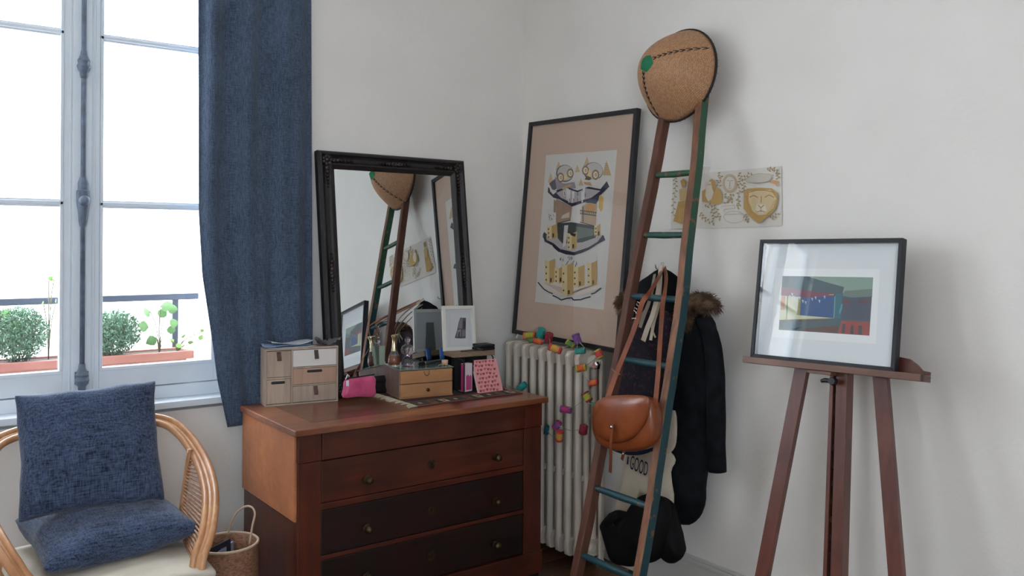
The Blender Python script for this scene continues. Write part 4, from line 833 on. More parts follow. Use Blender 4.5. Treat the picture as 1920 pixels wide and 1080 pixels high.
post('mast_strip', (1578, 710), (1567, 1080), .040, -.080, -.03, EASEL, .38)
o, F_, T_, sd = post('rack_groove', (1567, 710), (1555, 1080), .013, -.075, -.048, BLACKW, .33)
m_ = MB(); nrm = ep.n
for k in range(22):
    p = F_.lerp(T_, (k + .5) / 24) + nrm * .004; m_.box(p, (.013, .02, .006), Matrix((sd, (T_ - F_).normalized(), nrm)).transposed())
finish('rack_tooth_row', m_, M('rack_metal', (58, 52, 40), .5, .6), ea, bevel=.001)
m_ = MB(); ep.bar(m_, L0 + .25, L0 + .34, v0 - .034, v0 - .022, -.03, .012); finish('ledge_bracket', m_, EASELH, ea, bevel=.002)
q = ep.px(1546, 713, .0); finish('wing_knob', MB().tube([q - ep.u * .012 + V((0, 0, -.004)), q, q + ep.u * .03], [.006, .008, .008], 10).lathe([(.012, -.012), (.014, 0), (.012, .012)], q + ep.u * .03, ep.n, 14), BLACKW, ea, smooth='auto')

# ------------------------------------------------------------------ lantern garland on the radiator
ga = thing('lantern_garland', 'string of small coloured fabric lanterns draped over the radiator', 'garland', (-.27, -.5, .55))
CO = dict(lime=(176, 172, 62), orange=(214, 104, 52), turq=(44, 158, 150), dred=(146, 40, 58), green=(92, 130, 78), yel=(214, 160, 72), purple=(122, 76, 142), teal=(62, 148, 136), red=(204, 70, 72), magenta=(176, 50, 112), dteal=(22, 92, 104), mint=(76, 158, 116))
LN = [(993, 629, -.20, 'lime', 'orange', (1, .1), 24, 13), (999, 638, -.235, 'green', 'green', (1, .2), 16, 10), (1014, 624, -.18, 'turq', 'turq', (.3, 1), 18, 15), (1009, 640, -.235, 'orange', 'red', (1, -.2), 18, 11), (1029, 632, -.21, 'dred', 'dred', (.1, 1), 16, 16),
  (1041, 654, -.27, 'yel', 'red', (1, -.35), 26, 14), (1069, 645, -.20, 'green', 'lime', (1, -.6), 18, 11), (1082, 636, -.20, 'purple', 'purple', (.35, -1), 20, 15), (1088, 658, -.26, 'teal', 'teal', (1, .1), 20, 12), (1123, 664, -.22, 'red', 'lime', (.5, -1), 18, 15),
  (1090, 690, -.285, 'orange', 'lime', (1, .25), 20, 14), (1113, 718, -.285, 'orange', 'red', (1, .3), 17, 12), (1101, 744, -.285, 'lime', 'dred', (.6, -1), 19, 15), (1115, 759, -.28, 'mint', 'mint', (1, .2), 9, 10), (1061, 768, -.285, 'magenta', 'purple', (1, -.1), 22, 13),
  (1045, 797, -.285, 'purple', 'magenta', (.6, 1), 17, 13), (1049, 817, -.29, 'yel', 'red', (.1, 1), 22, 14), (1094, 805, -.285, 'dred', 'dred', (.1, 1), 17, 16), (1025, 806, -.285, 'dteal', 'dteal', (.1, 1), 18, 9), (979, 725, -.285, 'turq', 'turq', (1, .8), 20, 13)]
LM = {k: M('lantern_' + {'turq': 'turquoise', 'dred': 'dark_red', 'yel': 'yellow', 'dteal': 'dark_teal'}.get(k, k), v, .8, c2=tuple(int(x * .86) for x in v), scale=60) for k, v in CO.items()}
cen = []
for (x, y, X, c, c2, (du, dv), L_, W_) in LN:
    p = aX(x, y, X); cen.append(p); s = (p - CAM).dot(FW) / FOC; ax = (RT * du + UP * dv + FW * -.35).normalized(); L_ *= s * .9; W_ *= s
    o = finish('lantern', MB().lathe([(W_ * .40, -L_ / 2), (W_ * .48, -L_ * .3), (W_ * .50, 0), (W_ * .48, L_ * .3), (W_ * .42, L_ / 2)], p, ax, 14), LM[c], ga, smooth='auto')
    cc = {'turq': 'turquoise', 'dred': 'dark red', 'yel': 'yellow', 'dteal': 'dark teal', 'teal': 'sea green'}.get(c, c); o['label'] = cc + ' lantern'
    finish('end_ring', MB().lathe([(W_ * .52, -L_ / 2 - .001), (W_ * .53, -L_ * .36), (W_ * .5, -L_ * .34)], p, ax, 14).lathe([(W_ * .5, L_ * .36), (W_ * .52, L_ * .38), (W_ * .46, L_ / 2 + .001)], p, ax, 14), LM[c2], o, smooth='auto')
m_ = MB()
for ch_ in ([1] and [[0, 1, 3, 4, 5, 6, 7, 8], [7, 9, 10, 11, 12, 13, 17], [12, 14, 15, 16], [16, 18], [15, 17]]):
    P = []
    for a, b in zip(ch_, ch_[1:]): P += [cen[a], cen[a].lerp(cen[b], .5) + V((-.008, 0, -.012))]
    P.append(cen[ch_[-1]]); m_.tube(smooth_pts(P, 4), .0017, 5)
m_.tube(smooth_pts([aZ(950, 722, .835), aZ(965, 728, .835), cen[19], cen[19] + V((.02, .1, -.1)), cen[18] + V((0, .12, 0)), cen[18]], 4), .0012, 5)
finish('cord', m_, M('green_cord', (150, 154, 132), .8), ga)
finish('plug_pin', MB().tube([aX(968, 634, -.16), aX(973, 624, -.13)], .004, 8), M('white_plastic', (220, 220, 215), .4), ga)

# ------------------------------------------------------------------ things on the chest
TZ = .83
class LF:
    def __init__(s, o, deg): a = math.radians(deg); s.o = V(o); s.x = V((cos(a), sin(a), 0)); s.y = V((-sin(a), cos(a), 0)); s.z = V((0, 0, 1)); s.R = Matrix((s.x, s.y, s.z)).transposed()
    def p(s, x, y, z): return s.o + s.x * x + s.y * y + s.z * z
    def b(s, x0, x1, y0, y1, z0, z1, m_=None):
        m_ = m_ or MB(); return m_.box(s.p((x0 + x1) / 2, (y0 + y1) / 2, (z0 + z1) / 2), (x1 - x0, y1 - y0, z1 - z0), s.R)
f = LF((-1.536, -.190, TZ), -9); Wb, Db, Hb = .322, .10, .248
gb = thing('mini_drawer_cabinet', 'small pale wooden cabinet of five drawers with leather tabs on the left of the chest', 'drawer unit', f.p(Wb / 2, Db / 2, 0))
m_ = MB()
for q in ((0, Wb, 0, Db, 0, .007), (0, Wb, 0, Db, Hb - .008, Hb), (0, .007, 0, Db, .007, Hb - .008), (Wb - .008, Wb, 0, Db, .007, Hb - .008), (.112, .119, .002, Db, .007, Hb - .008), (.007, .112, .002, Db, .116, .123), (.119, Wb - .008, .002, Db, .157, .163), (.119, Wb - .008, .002, Db, .080, .085), (.007, Wb - .008, Db - .006, Db, .007, Hb - .008)): f.b(*q, m_)
finish('cabinet_body', m_, PALEW, gb, bevel=.001)
TAB = M('brown_leather_tab', (96, 64, 56), .6); TABG = M('dark_tab', (72, 66, 62), .6); GW = M('drawer_white', (222, 216, 212), .55)
for (x0, x1, z0, z1, mt_, hx, kind) in ((.008, .111, .1235, .2385, PALEW, .058, 't'), (.008, .111, .008, .1155, PALEW, .056, 's'), (.120, .3135, .1635, .2385, GW, .222, 'tg'), (.120, .3135, .0855, .1565, PALEW2, .216, 's'), (.120, .3135, .008, .0795, PALEW, .22, 't')):
    d_ = finish('drawer', f.b(x0, x1, .003, .06, z0 + .001, z1 - .001), mt_, gb, bevel=.0012)
    if kind[0] == 't':
        m_ = MB(); zt = z1 - .004; m_.rings([[f.p(hx - .009 + dx, y_, z_), f.p(hx + .009 + dx, y_, z_), f.p(hx + .009 + dx, y_ - .0025, z_), f.p(hx - .009 + dx, y_ - .0025, z_)] for dx, y_, z_ in ((0, .003, zt), (0, .001, zt - .012), (.001, -.004, zt - .026), (.002, -.002, zt - .039))])
        finish('pull_tab', m_, TABG if kind == 'tg' else TAB, d_, smooth='auto')
        if kind == 't' and z1 > .2: finish('tab_rivet', MB().lathe([(.0028, 0), (.002, .002)], f.p(hx, -.0005, zt - .006), -f.y, 10), BRASS, d_)
    else:
        w_ = .030 if x0 < .1 else .034; zc = z1 - .015
        finish('finger_slot', MB().prism([f.p(hx + a, .0035, zc + b) for a, b in [(w_ * (1 if cos(t) > 0 else -1) + .006 * cos(t) - .006 * (1 if cos(t) > 0 else -1), .006 * sin(t)) for t in [2 * PI * (k + .5) / 16 for k in range(16)]]], -f.y * .0014), M('slot_dark', (48, 50, 52), .8), d_)
# papers on it
PAP = [M('paper_white', (226, 228, 232), .9), M('paper_blue', (140, 162, 196), .85), M('paper_print', (196, 200, 208), .85)]
def sheet(name, fr, x0, x1, y0, y1, z, mat, curl, label, cat='paper', grp=None, jag=0):
    ph = random.uniform(0, 6)
    o = finish(name, MB().grid(lambda u, v: fr.p(x0 + (x1 - x0) * u + .004 * sin(ph + 5 * v), y0 + (y1 - y0) * v, z + .0012 + curl * (abs(2 * u - 1) ** 3 * .5 + .5 * (.5 + .5 * sin(ph + 7 * u + 2 * v)) + jag * random.random())), 14, 6), mat, smooth=True, solid=.0006)
    return tag(o, label, cat, grp)
sheet('paper_sheet', f, .010, .22, .0, .105, Hb, PAP[0], .003, 'white paper lowest in the stack on the small cabinet', grp='papers on the small cabinet')
sheet('paper_sheet', f, -.004, .20, .006, .105, Hb + .005, PAP[1], .012, 'blue leaflet lying on white paper on the small cabinet', grp='papers on the small cabinet')
sheet('paper_sheet', f, .03, .21, .015, .108, Hb + .011, PAP[2], .016, 'pale curled sheet topmost of the stack on the small cabinet', grp='papers on the small cabinet')
sheet('crumpled_wrapper', f, .235, .335, .01, .09, Hb, M('grey_foil', (128, 122, 128), .4, .3), .028, 'crumpled grey wrapper on the right end of the small cabinet', 'wrapper', jag=.5)
# pink pouch
f = LF((-1.20, -.36, TZ), -6)
po = thing('zip_pouch', 'pink zipped pouch leaning beside the small cabinet', 'pouch', f.p(.07, 0, 0))
def outl(f, pts, y): return [f.p(x, y, z) for x, z in pts]
PK = M('pink_satin', (214, 84, 132), .4, c2=(190, 62, 112), scale=14, bump=.004, bscale=22, sheen=.3)
pp = [aY(x, y, -.37) for x, y in ((648, 712), (672, 707), (701, 705), (703, 725), (702, 743), (670, 744), (643, 745), (644, 728))]
o = finish('pouch_body', MB().puffy(smooth_pts(pp, 3, True), (0, -.045, 0), SOFT), PK, po, smooth=True); wrinkle(o, .006)
finish('zipper', MB().tube(smooth_pts([aY(x, y, -.375) for x, y in ((645, 711), (672, 707), (702, 702))], 3), .003, 6), BLACK, po)
finish('care_tag', MB().prism([aY(x, y, -.402) for x, y in ((649, 714), (654, 713), (654, 724), (649, 724))], (0, -.001, 0)), PAP[0], po)
finish('zip_pull', MB().tube([aY(648, 711, -.38), aY(652, 702, -.385), aY(655, 706, -.39)], .0025, 6), PAP[0], po)
# runner
rg = thing('kilim_runner', 'narrow kilim runner in dark green and red with a cream fringe across the chest top', 'runner', (-.7, -.38, TZ))
RX = (-1.00, -.43); RYY = (-.575, -.20)
KR = M('kilim_red', (104, 44, 42), .95, c2=(84, 34, 36), scale=90, bump=.001); KG = M('kilim_green', (36, 72, 64), .95, c2=(28, 56, 54), scale=90, bump=.001); KN = M('kilim_navy', (34, 46, 62), .95); KB = M('kilim_rust', (140, 78, 52), .95); KC = M('kilim_cream', (190, 170, 134), .95)
m_ = MB(); m_.bb(RX[0], RX[1], RYY[0], RYY[1], TZ, TZ + .0035, 0)
def rq(x0, x1, y0, y1, mi, l=1): m_.bb(x0, x1, y0, y1, TZ + .003, TZ + .0036 + .0002 * l, mi)
for y0, y1, mi in ((-.575, -.56, 0), (-.56, -.552, 3), (-.552, -.47, 1), (-.47, -.46, 3), (-.44, -.42, 2), (-.40, -.32, 1), (-.30, -.28, 3), (-.27, -.22, 2)): rq(RX[0], RX[1], y0, y1, mi)
for k in range(9):
    x = RX[0] + .03 + k * .062; rq(x, x + .034, -.54, -.482, (0, 3, 4)[k % 3], 2); rq(x + .01, x + .024, -.525, -.497, (4, 1, 0)[k % 3], 3); rq(x, x + .03, -.385, -.335, (3, 0, 4)[k % 3], 2)
finish('weave', m_, [KR, KG, KN, KB, KC], rg)
for k in range(17):
    y = RYY[0] + .012 + k * .022; L_ = random.uniform(.03, .05); d = random.uniform(-.016, .016)
    finish('tassel', MB().tube([(RX[0] + .004, y, TZ + .003), (RX[0] - L_ * .45, y + d * .4, TZ + .006), (RX[0] - L_, y + d, TZ + .0025)], [.0025, .0045, .0015], 6), M('fringe_cream', (198, 184, 160), .95), rg)
# wooden box with a mirrored glass top
f = LF((-.984, -.385, TZ + .004), -9); Wx, Dx, Hx = .262, .215, .128
wb = thing('jewellery_box', 'two-drawer wooden jewellery box with a glass top holding perfume bottles', 'box', f.p(Wx / 2, Dx / 2, 0))
finish('box_body', f.b(0, Wx, .012, Dx, 0, Hx), GREYW, wb, bevel=.0015)
for z0, z1, h in ((.008, .064, 'k'), (.068, Hx - .003, 'b')):
    d_ = finish('drawer', f.b(.003, Wx - .004, 0, .02, z0, z1), PINEW, wb, bevel=.0015)
    if h == 'k': finish('knob', MB().lathe([(.003, 0), (.003, .008), (.008, .012), (.008, .017), (.003, .02)], f.p(Wx * .5, 0, .036), -f.y, 14), M('dark_bronze', (70, 52, 36), .4, .8), d_, smooth='auto')
    else: finish('bail_handle', MB().tube(smooth_pts([f.p(Wx * .44, -.002, Hx - .006), f.p(Wx * .45, -.006, Hx - .022), f.p(Wx * .49, -.008, Hx - .028), f.p(Wx * .53, -.006, Hx - .022), f.p(Wx * .54, -.002, Hx - .006)], 3), .0014, 6), M('dark_bronze', (70, 52, 36), .4, .8), d_, smooth=True)
finish('base_moulding', f.b(0, Wx, .004, Dx, 0, .008), PINEW, wb)
finish('glass_top', f.b(-.002, Wx + .002, -.002, Dx + .002, Hx, Hx + .005), M('green_glass_top', (96, 112, 104), .06, spec=.8), wb, bevel=.001)
GT = TZ + .004 + Hx + .005
G_CL = glass('clear_glass', (236, 236, 232), .0); G_AM = M('amber_perfume', (196, 116, 84), .15, trans=.35); GOLD = M('perfume_gold', (222, 204, 168), .22, 1); G_LI = glass('lilac_glass', (188, 172, 180), .02)
def onbox(x, y): return aZ(x, y, GT)
K_ = 1.17; sK = lambda L_: [(r * 1.08, z * K_) for r, z in L_]; b = onbox(739, 687); pb = thing('perfume_bottle', 'tall perfume bottle with a gold neck and amber perfume on the glass top', 'perfume', b)
finish('bottle', MB().lathe(sK([(.020, 0), (.025, .008), (.027, .022), (.024, .04), (.016, .058), (.010, .075), (.009, .08)]), b, n=24), G_CL, pb, smooth='auto')
finish('perfume', MB().lathe(sK([(.014, .009), (.020, .014), (.022, .024), (.0195, .038), (.0165, .043)]), b, n=24), G_AM, pb, smooth='auto')
finish('gold_neck', MB().lathe(sK([(.014, .062), (.010, .075), (.008, .095), (.0085, .112), (.012, .118), (.012, .124), (.004, .126)]), b, n=20), GOLD, pb, smooth='auto')
finish('atomiser', MB().tube([b + V((-.015, -.004, .143)), b + V((.02, .004, .145))], .005, 10), GOLD, pb, smooth='auto')
b = onbox(764, 687); dc = thing('glass_decanter', 'lilac grey glass bottle with two round bulbs on the glass top', 'bottle', b)
finish('bottle', MB().lathe(sK([(.026, 0), (.028, .01), (.022, .026), (.012, .037), (.013, .045), (.026, .054), (.030, .066), (.024, .080), (.010, .088), (.008, .096)]), b, n=24), G_LI, dc, smooth='auto')
finish('stopper', MB().lathe(sK([(.007, .094), (.011, .100), (.012, .110), (.008, .116), (.002, .117)]), b, n=16), G_LI, dc, smooth='auto')
def cartonbox(name, b, w_, d_, h, mat, label, ang=0, cat='box', tilt=0):
    g = LF(b, ang); return tag(finish(name, g.b(-w_ / 2, w_ / 2, -d_ / 2, d_ / 2, 0, h), mat, bevel=.001), label, cat)
cartonbox('green_carton', onbox(703, 682), .028, .022, .112, M('carton_green', (102, 134, 96), .7), 'tall green carton at the back left corner of the glass top', 12)
cartonbox('green_carton', onbox(716, 684), .022, .02, .09, M('carton_sage', (142, 158, 140), .7), 'shorter sage green carton next to the tall green carton', -8)
b = onbox(797, 672); tag(finish('glass_jar', MB().lathe([(.018, 0), (.019, .004), (.019, .03), (.016, .034), (.016, .04)], b, n=20), glass('green_jar_glass', (150, 184, 158), .03), smooth='auto'), 'small green glass jar behind the silver tube', 'jar')
b = onbox(829, 676); bt_ = thing('blue_tube', 'small blue ribbed tube standing at the back right of the glass top', 'cosmetic tube', b)
finish('tube_body', MB().lathe([(.011, .008), (.0115, .012)] + [(.0118 + .00012 * k + (.0004 if k % 2 else 0), .014 + .0035 * k) for k in range(13)] + [(.0145, .062)], b, n=20), M('blue_plastic', (26, 84, 156), .35), bt_, smooth='auto'); finish('cap', MB().lathe([(.0105, 0), (.011, .001), (.011, .009)], b, n=20), M('navy_cap', (20, 36, 78), .35), bt_, smooth='auto')
mk = thing('mascara_tube', 'black and silver cosmetic tube lying on the glass top', 'cosmetic tube', onbox(800, 684))
p0, p1 = onbox(787, 686) + V((0, 0, .008)), onbox(826, 679) + V((0, 0, .008)); finish('cap', MB().tube([p0, p0.lerp(p1, .2)], .009, 14), BLACK, mk, smooth='auto'); finish('barrel', MB().tube([p0.lerp(p1, .2), p0.lerp(p1, .27), p1], [.009, .0075, .007], 14), M('gunmetal', (110, 106, 108), .3, .8), mk, smooth='auto'); finish('collar', MB().tube([p0.lerp(p1, .19), p0.lerp(p1, .24)], .0095, 14), STEEL, mk, smooth='auto')
b = onbox(834, 684); cpj = thing('cream_jar', 'small pinkish cream jar near the right corner of the glass top', 'jar', b)
finish('jar', MB().lathe([(.014, 0), (.015, .003), (.015, .012)], b, n=18), M('peach_glass', (206, 160, 136), .3), cpj, smooth='auto'); finish('lid', MB().lathe([(.0155, .012), (.0155, .022), (.012, .0235)], b, n=18), M('peach_lid', (214, 180, 160), .4), cpj, smooth='auto')
tag(finish('hair_clip', MB().tube(smooth_pts([onbox(822, 687) + V((0, 0, .003)), onbox(830, 685) + V((0, 0, .006)), onbox(838, 686) + V((0, 0, .003))], 3), .003, 6), GOLD, smooth=True), 'small gold clip on the front edge of the glass top', 'clip')
# organiser with a wooden shelf
f = LF((-.672, -.425, TZ + .004), -7); OH = .162
og_ = thing('desk_organiser', 'black metal stand with a wooden shelf at the right of the jewellery box', 'stand', f.p(.1, .06, 0))
finish('shelf_board', f.b(-.02, .205, .06, .17, OH, OH + .026), M('shelf_wood', (146, 124, 100), .6, c2=(128, 106, 84), scale=20, stretch=(1, 8, 8)), og_, bevel=.002)
finish('back_panel', f.b(.0, .19, .115, .12, .01, OH), BLACK, og_)
finish('wire_frame', MB().tube(smooth_pts([f.p(-.016, .16, OH), f.p(-.004, .10, OH), f.p(.003, .01, OH - .006), f.p(.006, -.002, OH - .02)], 4) + [f.p(.006, -.002, .002), f.p(.006, .12, .002)], .003, 8), BLACK, og_, smooth='auto')
finish('wire_frame', MB().tube([f.p(.195, .08, OH), f.p(.195, .06, OH - .01), f.p(.195, .06, .002), f.p(.195, .14, .002)], .003, 8), BLACK, og_, smooth='auto')
finish('side_panel', f.b(.006, .062, .100, .115, .0, OH - .004), BLACK, og_); finish('divider', f.b(.068, .074, .03, .12, .0, OH - .01), BLACK, og_)
# small white frame
sp0 = f.p(.0, .115, OH + .026)
def px2(x, y, Y=sp0.y - .0): return aY(x, y, Y)
c4 = [px2(x, y) for x, y in ((831, 574), (891, 573.5), (890, 655), (832, 657))]
zb = sp0.z; c4[3] = V((c4[3].x, c4[3].y, zb)); c4[2] = V((c4[2].x, c4[2].y, zb)); c4[0].y += .03; c4[1].y += .03
c4[0] = aY(831, 574, c4[0].y); c4[1] = aY(891, 573.5, c4[1].y)
sf = Rect(c4, (c4[1] - c4[0]).length, (c4[0] - c4[3]).length)
wf = thing('photo_frame', 'small white frame with a grey rock picture standing on the wooden shelf', 'picture', sf.p(0, -sf.h / 2, 0))
WF = M('frame_white', (224, 222, 214), .5); mitred(sf, wf, .017, -.012, .002, WF, bev=.001)
b_ = MB(); sf.bar(b_, -sf.w / 2 + .012, sf.w / 2 - .012, -sf.h / 2 + .012, sf.h / 2 - .012, -.008, -.0035); finish('mount_card', b_, M('mount_cool_white', (206, 208, 210), .8), wf)
I_ = lambda x, y: (820 + x / 5.4, 560 + y / 5.4)
sh = [S(I_, c, p) for c, p in (((196, 198, 202), [(120, 135), (330, 130), (325, 470), (118, 480)]), ((206, 208, 211), [(126, 142), (324, 138), (319, 464), (124, 472)]), ((92, 88, 94), [(232, 192), (290, 194), (286, 400), (240, 404), (176, 398), (200, 320), (216, 240)]), ((128, 124, 130), [(236, 200), (258, 196), (250, 300), (212, 300), (222, 240)]), ((66, 62, 70), [(262, 230), (288, 220), (286, 300), (262, 310)]), ((146, 142, 148), [(206, 320), (238, 310), (236, 380), (196, 385)]), ((74, 70, 78), [(214, 340), (230, 330), (226, 395), (206, 396)]), ((120, 116, 124), [(250, 320), (284, 316), (282, 380), (252, 384)]))]
art('print', wf, sf, -.0030, sh)
finish('easel_back', MB().prism([sf.p(-.03, -sf.h / 2 + .005, -.012), sf.p(.03, -sf.h / 2 + .005, -.012), sf.p(.02, .04, -.012), sf.p(-.02, .04, -.012)], -sf.n * .003), M('grey_card', (120, 120, 118), .9), wf)
# wallets at the right of the frame
for k, (z, nm) in enumerate(((0, 'black leather wallet under another beside the white photo frame'), (.0145, 'black leather wallet topmost beside the white photo frame'))):
    g = LF(f.p(.165, .085, OH + .026 + z), 6 - 10 * k); tag(finish('wallet', g.b(-.045, .038, -.03, .05, 0, .0135), M('wallet_black', (22, 24, 26), .5, bump=.0008, bscale=90), bevel=.004, seg=3), nm, 'wallet')
tag(finish('bead_necklace', MB().tube([f.p(.02 + .13 * t, .064 + .004 * sin(19 * t), OH + .028) for t in [k / 26 for k in range(27)]], [.0025 if k % 2 else .0012 for k in range(27)], 6), BLACK, smooth=True), 'thin black bead string along the shelf edge below the white frame', 'necklace')
# pink carton and floral notebook
g = LF(f.p(.020, .012, .0045), 10)
pc = thing('pink_carton', 'white and pink perfume carton in front of the black stand', 'box', g.p(.02, 0, 0))
finish('carton', g.b(0, .046, 0, .03, 0, .132), M('carton_white', (226, 214, 220), .6), pc, bevel=.001)
finish('spine', g.b(-.0006, .0008, .001, .0295, .001, .131), M('carton_magenta', (186, 62, 122), .6), pc)
finish('printed_blossom', MB().prism([g.p(x, -.0004, z) for x, z in ((.005, .008), (.041, .008), (.041, .07), (.034, .078), (.026, .07), (.018, .082), (.010, .074), (.005, .08))], -g.y * .0005), M('carton_pink', (204, 84, 142), .6), pc)
nb = Rect([aY(889, 675, -.435), aY(933, 672, -.435), aY(940, 735, -.475), aY(893, 737, -.475)], .13, .165)
c4 = [f.p(.078, .04, .162), f.p(.195, .04, .162), f.p(.205, -.008, .005), f.p(.083, -.008, .005)]
c4 = [aY(889, 675, c4[0].y), aY(934, 672, c4[0].y), aY(941, 735, c4[2].y), aY(894, 737, c4[2].y)]
nb = Rect(c4, (c4[1] - c4[0]).length, (c4[0] - c4[3]).length)
nt = thing('floral_notebook', 'pink notebook with a small red flower pattern leaning on the black stand', 'notebook', nb.p(0, -nb.h / 2, 0))
b_ = MB(); nb.bar(b_, -nb.w / 2, nb.w / 2, -nb.h / 2, nb.h / 2, -.002, 0); finish('front_cover', b_, M('notebook_pink', (232, 162, 162), .7), nt, bevel=.0008)
b_ = MB(); nb.bar(b_, -nb.w / 2 + .002, nb.w / 2 - .003, -nb.h / 2 + .003, nb.h / 2 - .003, -.012, -.002); finish('pages', b_, M('page_edge', (222, 222, 216), .9), nt)
b_ = MB(); nb.bar(b_, -nb.w / 2, nb.w / 2, -nb.h / 2, nb.h / 2, -.014, -.012); finish('back_cover', b_, M('notebook_pink', (232, 162, 162), .7), nt)
m_ = MB(); FLW = [flat((170, 60, 66)), flat((206, 96, 104)), flat((120, 96, 70))]
for r in range(8):
    for c in range(6):
        x = -nb.w / 2 + .012 + c * .019 + (r % 2) * .009 + random.uniform(-.003, .003); y = -nb.h / 2 + .012 + r * .02 + random.uniform(-.003, .003)
        if x > nb.w / 2 - .007 or y > nb.h / 2 - .007: continue
        for k in range(5):
            a = k * 1.257 + r; R_ = .0032; cx, cy = x + .0036 * cos(a), y + .0036 * sin(a)
            m_.add([nb.p(cx + R_ * cos(t), cy + R_ * sin(t), .0004) for t in (0, 1.05, 2.1, 3.14, 4.2, 5.24)], [(0, 1, 2, 3, 4, 5)], (r + c) % 2)
        m_.add([nb.p(x + .008 + .002 * cos(t), y + .004 + .003 * sin(t), .0004) for t in (0, 1.57, 3.14, 4.71)], [(0, 1, 2, 3)], 2)
finish('flower_print', m_, FLW, nt)

# ------------------------------------------------------------------ rattan armchair, cushions
CXc = -2.262
def mir(p): return V((2 * CXc - p.x, p.y, p.z))
HP = [(aY(x, y, Y)) for x, y, Y in ((300, 790, -.33), (340, 812, -.40), (374, 858, -.53), (391, 905, -.66), (395, 950, -.77), (388, 1005, -.86), (372, 1060, -.90))]
HP.append(HP[-1] + V((-.01, -.01, -.20))); HP.append(V((HP[-1].x - .01, HP[-1].y, 0)))
right = HP
hoop = [V((CXc, -.29, .875))] + [V((CXc + .12, -.295, .87))] + right
full = [mir(p) for p in hoop[::-1]][:-1] + hoop
ar = thing('rattan_armchair', 'round-backed rattan armchair in front of the window', 'chair', (CXc, -.6, 0))
FS = smooth_pts(full, 6)
cen_ = V((CXc, -.62, .5))
for k, off in enumerate((-.017, 0, .017)):
    P = []
    for i, p in enumerate(FS):
        t = (FS[min(i + 1, len(FS) - 1)] - FS[max(i - 1, 0)]).normalized(); o_ = p - cen_; o_.z = max(0, o_.z) * .5; o_ = (o_ - t * o_.dot(t)).normalized(); dn = t.cross(o_)
        P.append(p + o_ * off + dn * (.004 if k != 1 else -.004))
    finish('hoop_cane', MB().tube(P, .0125 if k != 1 else .0135, 10), RATT, ar, smooth=True)
SZ = .435
for sgn in (1, -1):
    mm = (lambda p: p) if sgn > 0 else mir
    top = aY(350, 852, -.50); bot = V((top.x - .035, top.y - .02, SZ)); inner = [mm(V(p)) for p in ((top.x + .01, top.y - .01, top.z + .02), top.lerp(bot, .5) + V((.004, 0, 0)), bot)]
    finish('arm_post', MB().tube(smooth_pts(inner, 4), .011, 10), RATT, ar, smooth=True)
    m_ = MB()
    for k in range(30):
        z = SZ + .03 + k * .0115; t_ = (top.z - z) / (top.z - bot.z); a = top.lerp(bot, t_)
        hs = min(FS[len(FS) // 2:], key=lambda q: abs(q.z - z) + (10 if q.z > .86 else 0)); b = V((hs.x - .012, hs.y, z))
        if t_ < 0: continue
        m_.tube([mm(a), mm(b)], .0036, 5)
    finish('cane_wrap_row', m_, M('cane_wrap', (196, 148, 112), .5, c2=(166, 116, 84), scale=40), ar, smooth=True)
# seat frame
def seatr(r, z, n=40):
    out = []
    for k in range(n):
        a = 2 * PI * k / n; c, s_ = cos(a), sin(a); e = .62
        out.append(V((CXc + r * .235 * (abs(c) ** e) * (1 if c > 0 else -1), -.645 + r * .25 * (abs(s_) ** e) * (1 if s_ > 0 else -1), z)))
    return out
finish('seat_frame', MB().rings([seatr(.98, SZ - .035), seatr(1.03, SZ - .03), seatr(1.04, SZ - .012), seatr(1.02, SZ)]), RATT, ar, smooth='auto')
finish('front_apron', MB().tube(smooth_pts([(CXc - .22, -.885, .31), (CXc - .17, -.895, .385), (CXc, -.9, .40), (CXc + .17, -.895, .385), (CXc + .22, -.885, .31)], 5), .013, 10), RATT, ar, smooth=True)
for sgn in (-1, 1):
    for y in (-.86, -.40):
        finish('leg', MB().tube([(CXc + sgn * .215, y, SZ - .02), (CXc + sgn * .22, y, .2), (CXc + sgn * (.225 if y < -.5 else .2), y + (0 if y < -.5 else .03), 0)], [.017, .016, .014], 12), RATT, ar, smooth='auto')
def cushion(name, corners, T, mat, label, pinch=.10, n=26, cat='cushion', grp=None, flatn=0, wr=.03, sag=0):
    c = [V(p) for p in corners]; nn = ((c[1] - c[0]).cross(c[3] - c[0])).normalized(); m_ = MB()
    def f_(sg):
        def g(u, v):
            p = (c[0].lerp(c[1], u)).lerp(c[3].lerp(c[2], u), v); a, b = 2 * u - 1, 2 * v - 1
            ctr = (c[0] + c[1] + c[2] + c[3]) / 4; e = max(abs(a), abs(b))
            k = 1 - pinch * (1 - min(abs(a), abs(b)) ** 2) * e ** 4; p = ctr + (p - ctr) * k
            h = ((1 - a * a) * (1 - b * b)) ** .42 * T / 2
            return p + nn * (sg * h) + V((0, 0, -sag * (1 - a * a) * (1 - v)))
        return g
    m_.grid(f_(1), n, n); m_.grid(f_(-1), n, n)
    bm_ = m_
    o = finish(name, bm_, mat, smooth=True)
    b2 = bmesh.new(); b2.from_mesh(o.data); bmesh.ops.remove_doubles(b2, verts=b2.verts, dist=.0006); bmesh.ops.recalc_face_normals(b2, faces=b2.faces); b2.to_mesh(o.data); b2.free()
    o.data.polygons.foreach_set('use_smooth', [True] * len(o.data.polygons))
    if wr: wrinkle(o, wr, TXB)
    o.modifiers.new('s', 'SUBSURF').render_levels = 1
    return tag(o, label, cat, grp)
c_b = [aY(22, 738, -.40), aY(294, 711, -.40), aY(314, 940, -.56), aY(30, 985, -.56)]
cushion('throw_cushion', c_b, .16, NAVY, 'square navy linen cushion standing upright against the chair back', .05)
c_f = [aZ(22, 975, .565), aZ(285, 925, .565), aZ(384, 992, .545), aZ(82, 1072, .525)]
cushion('throw_cushion', c_f, .17, NAVYF, 'navy linen cushion lying flat on the chair seat in front of the upright one', .05)
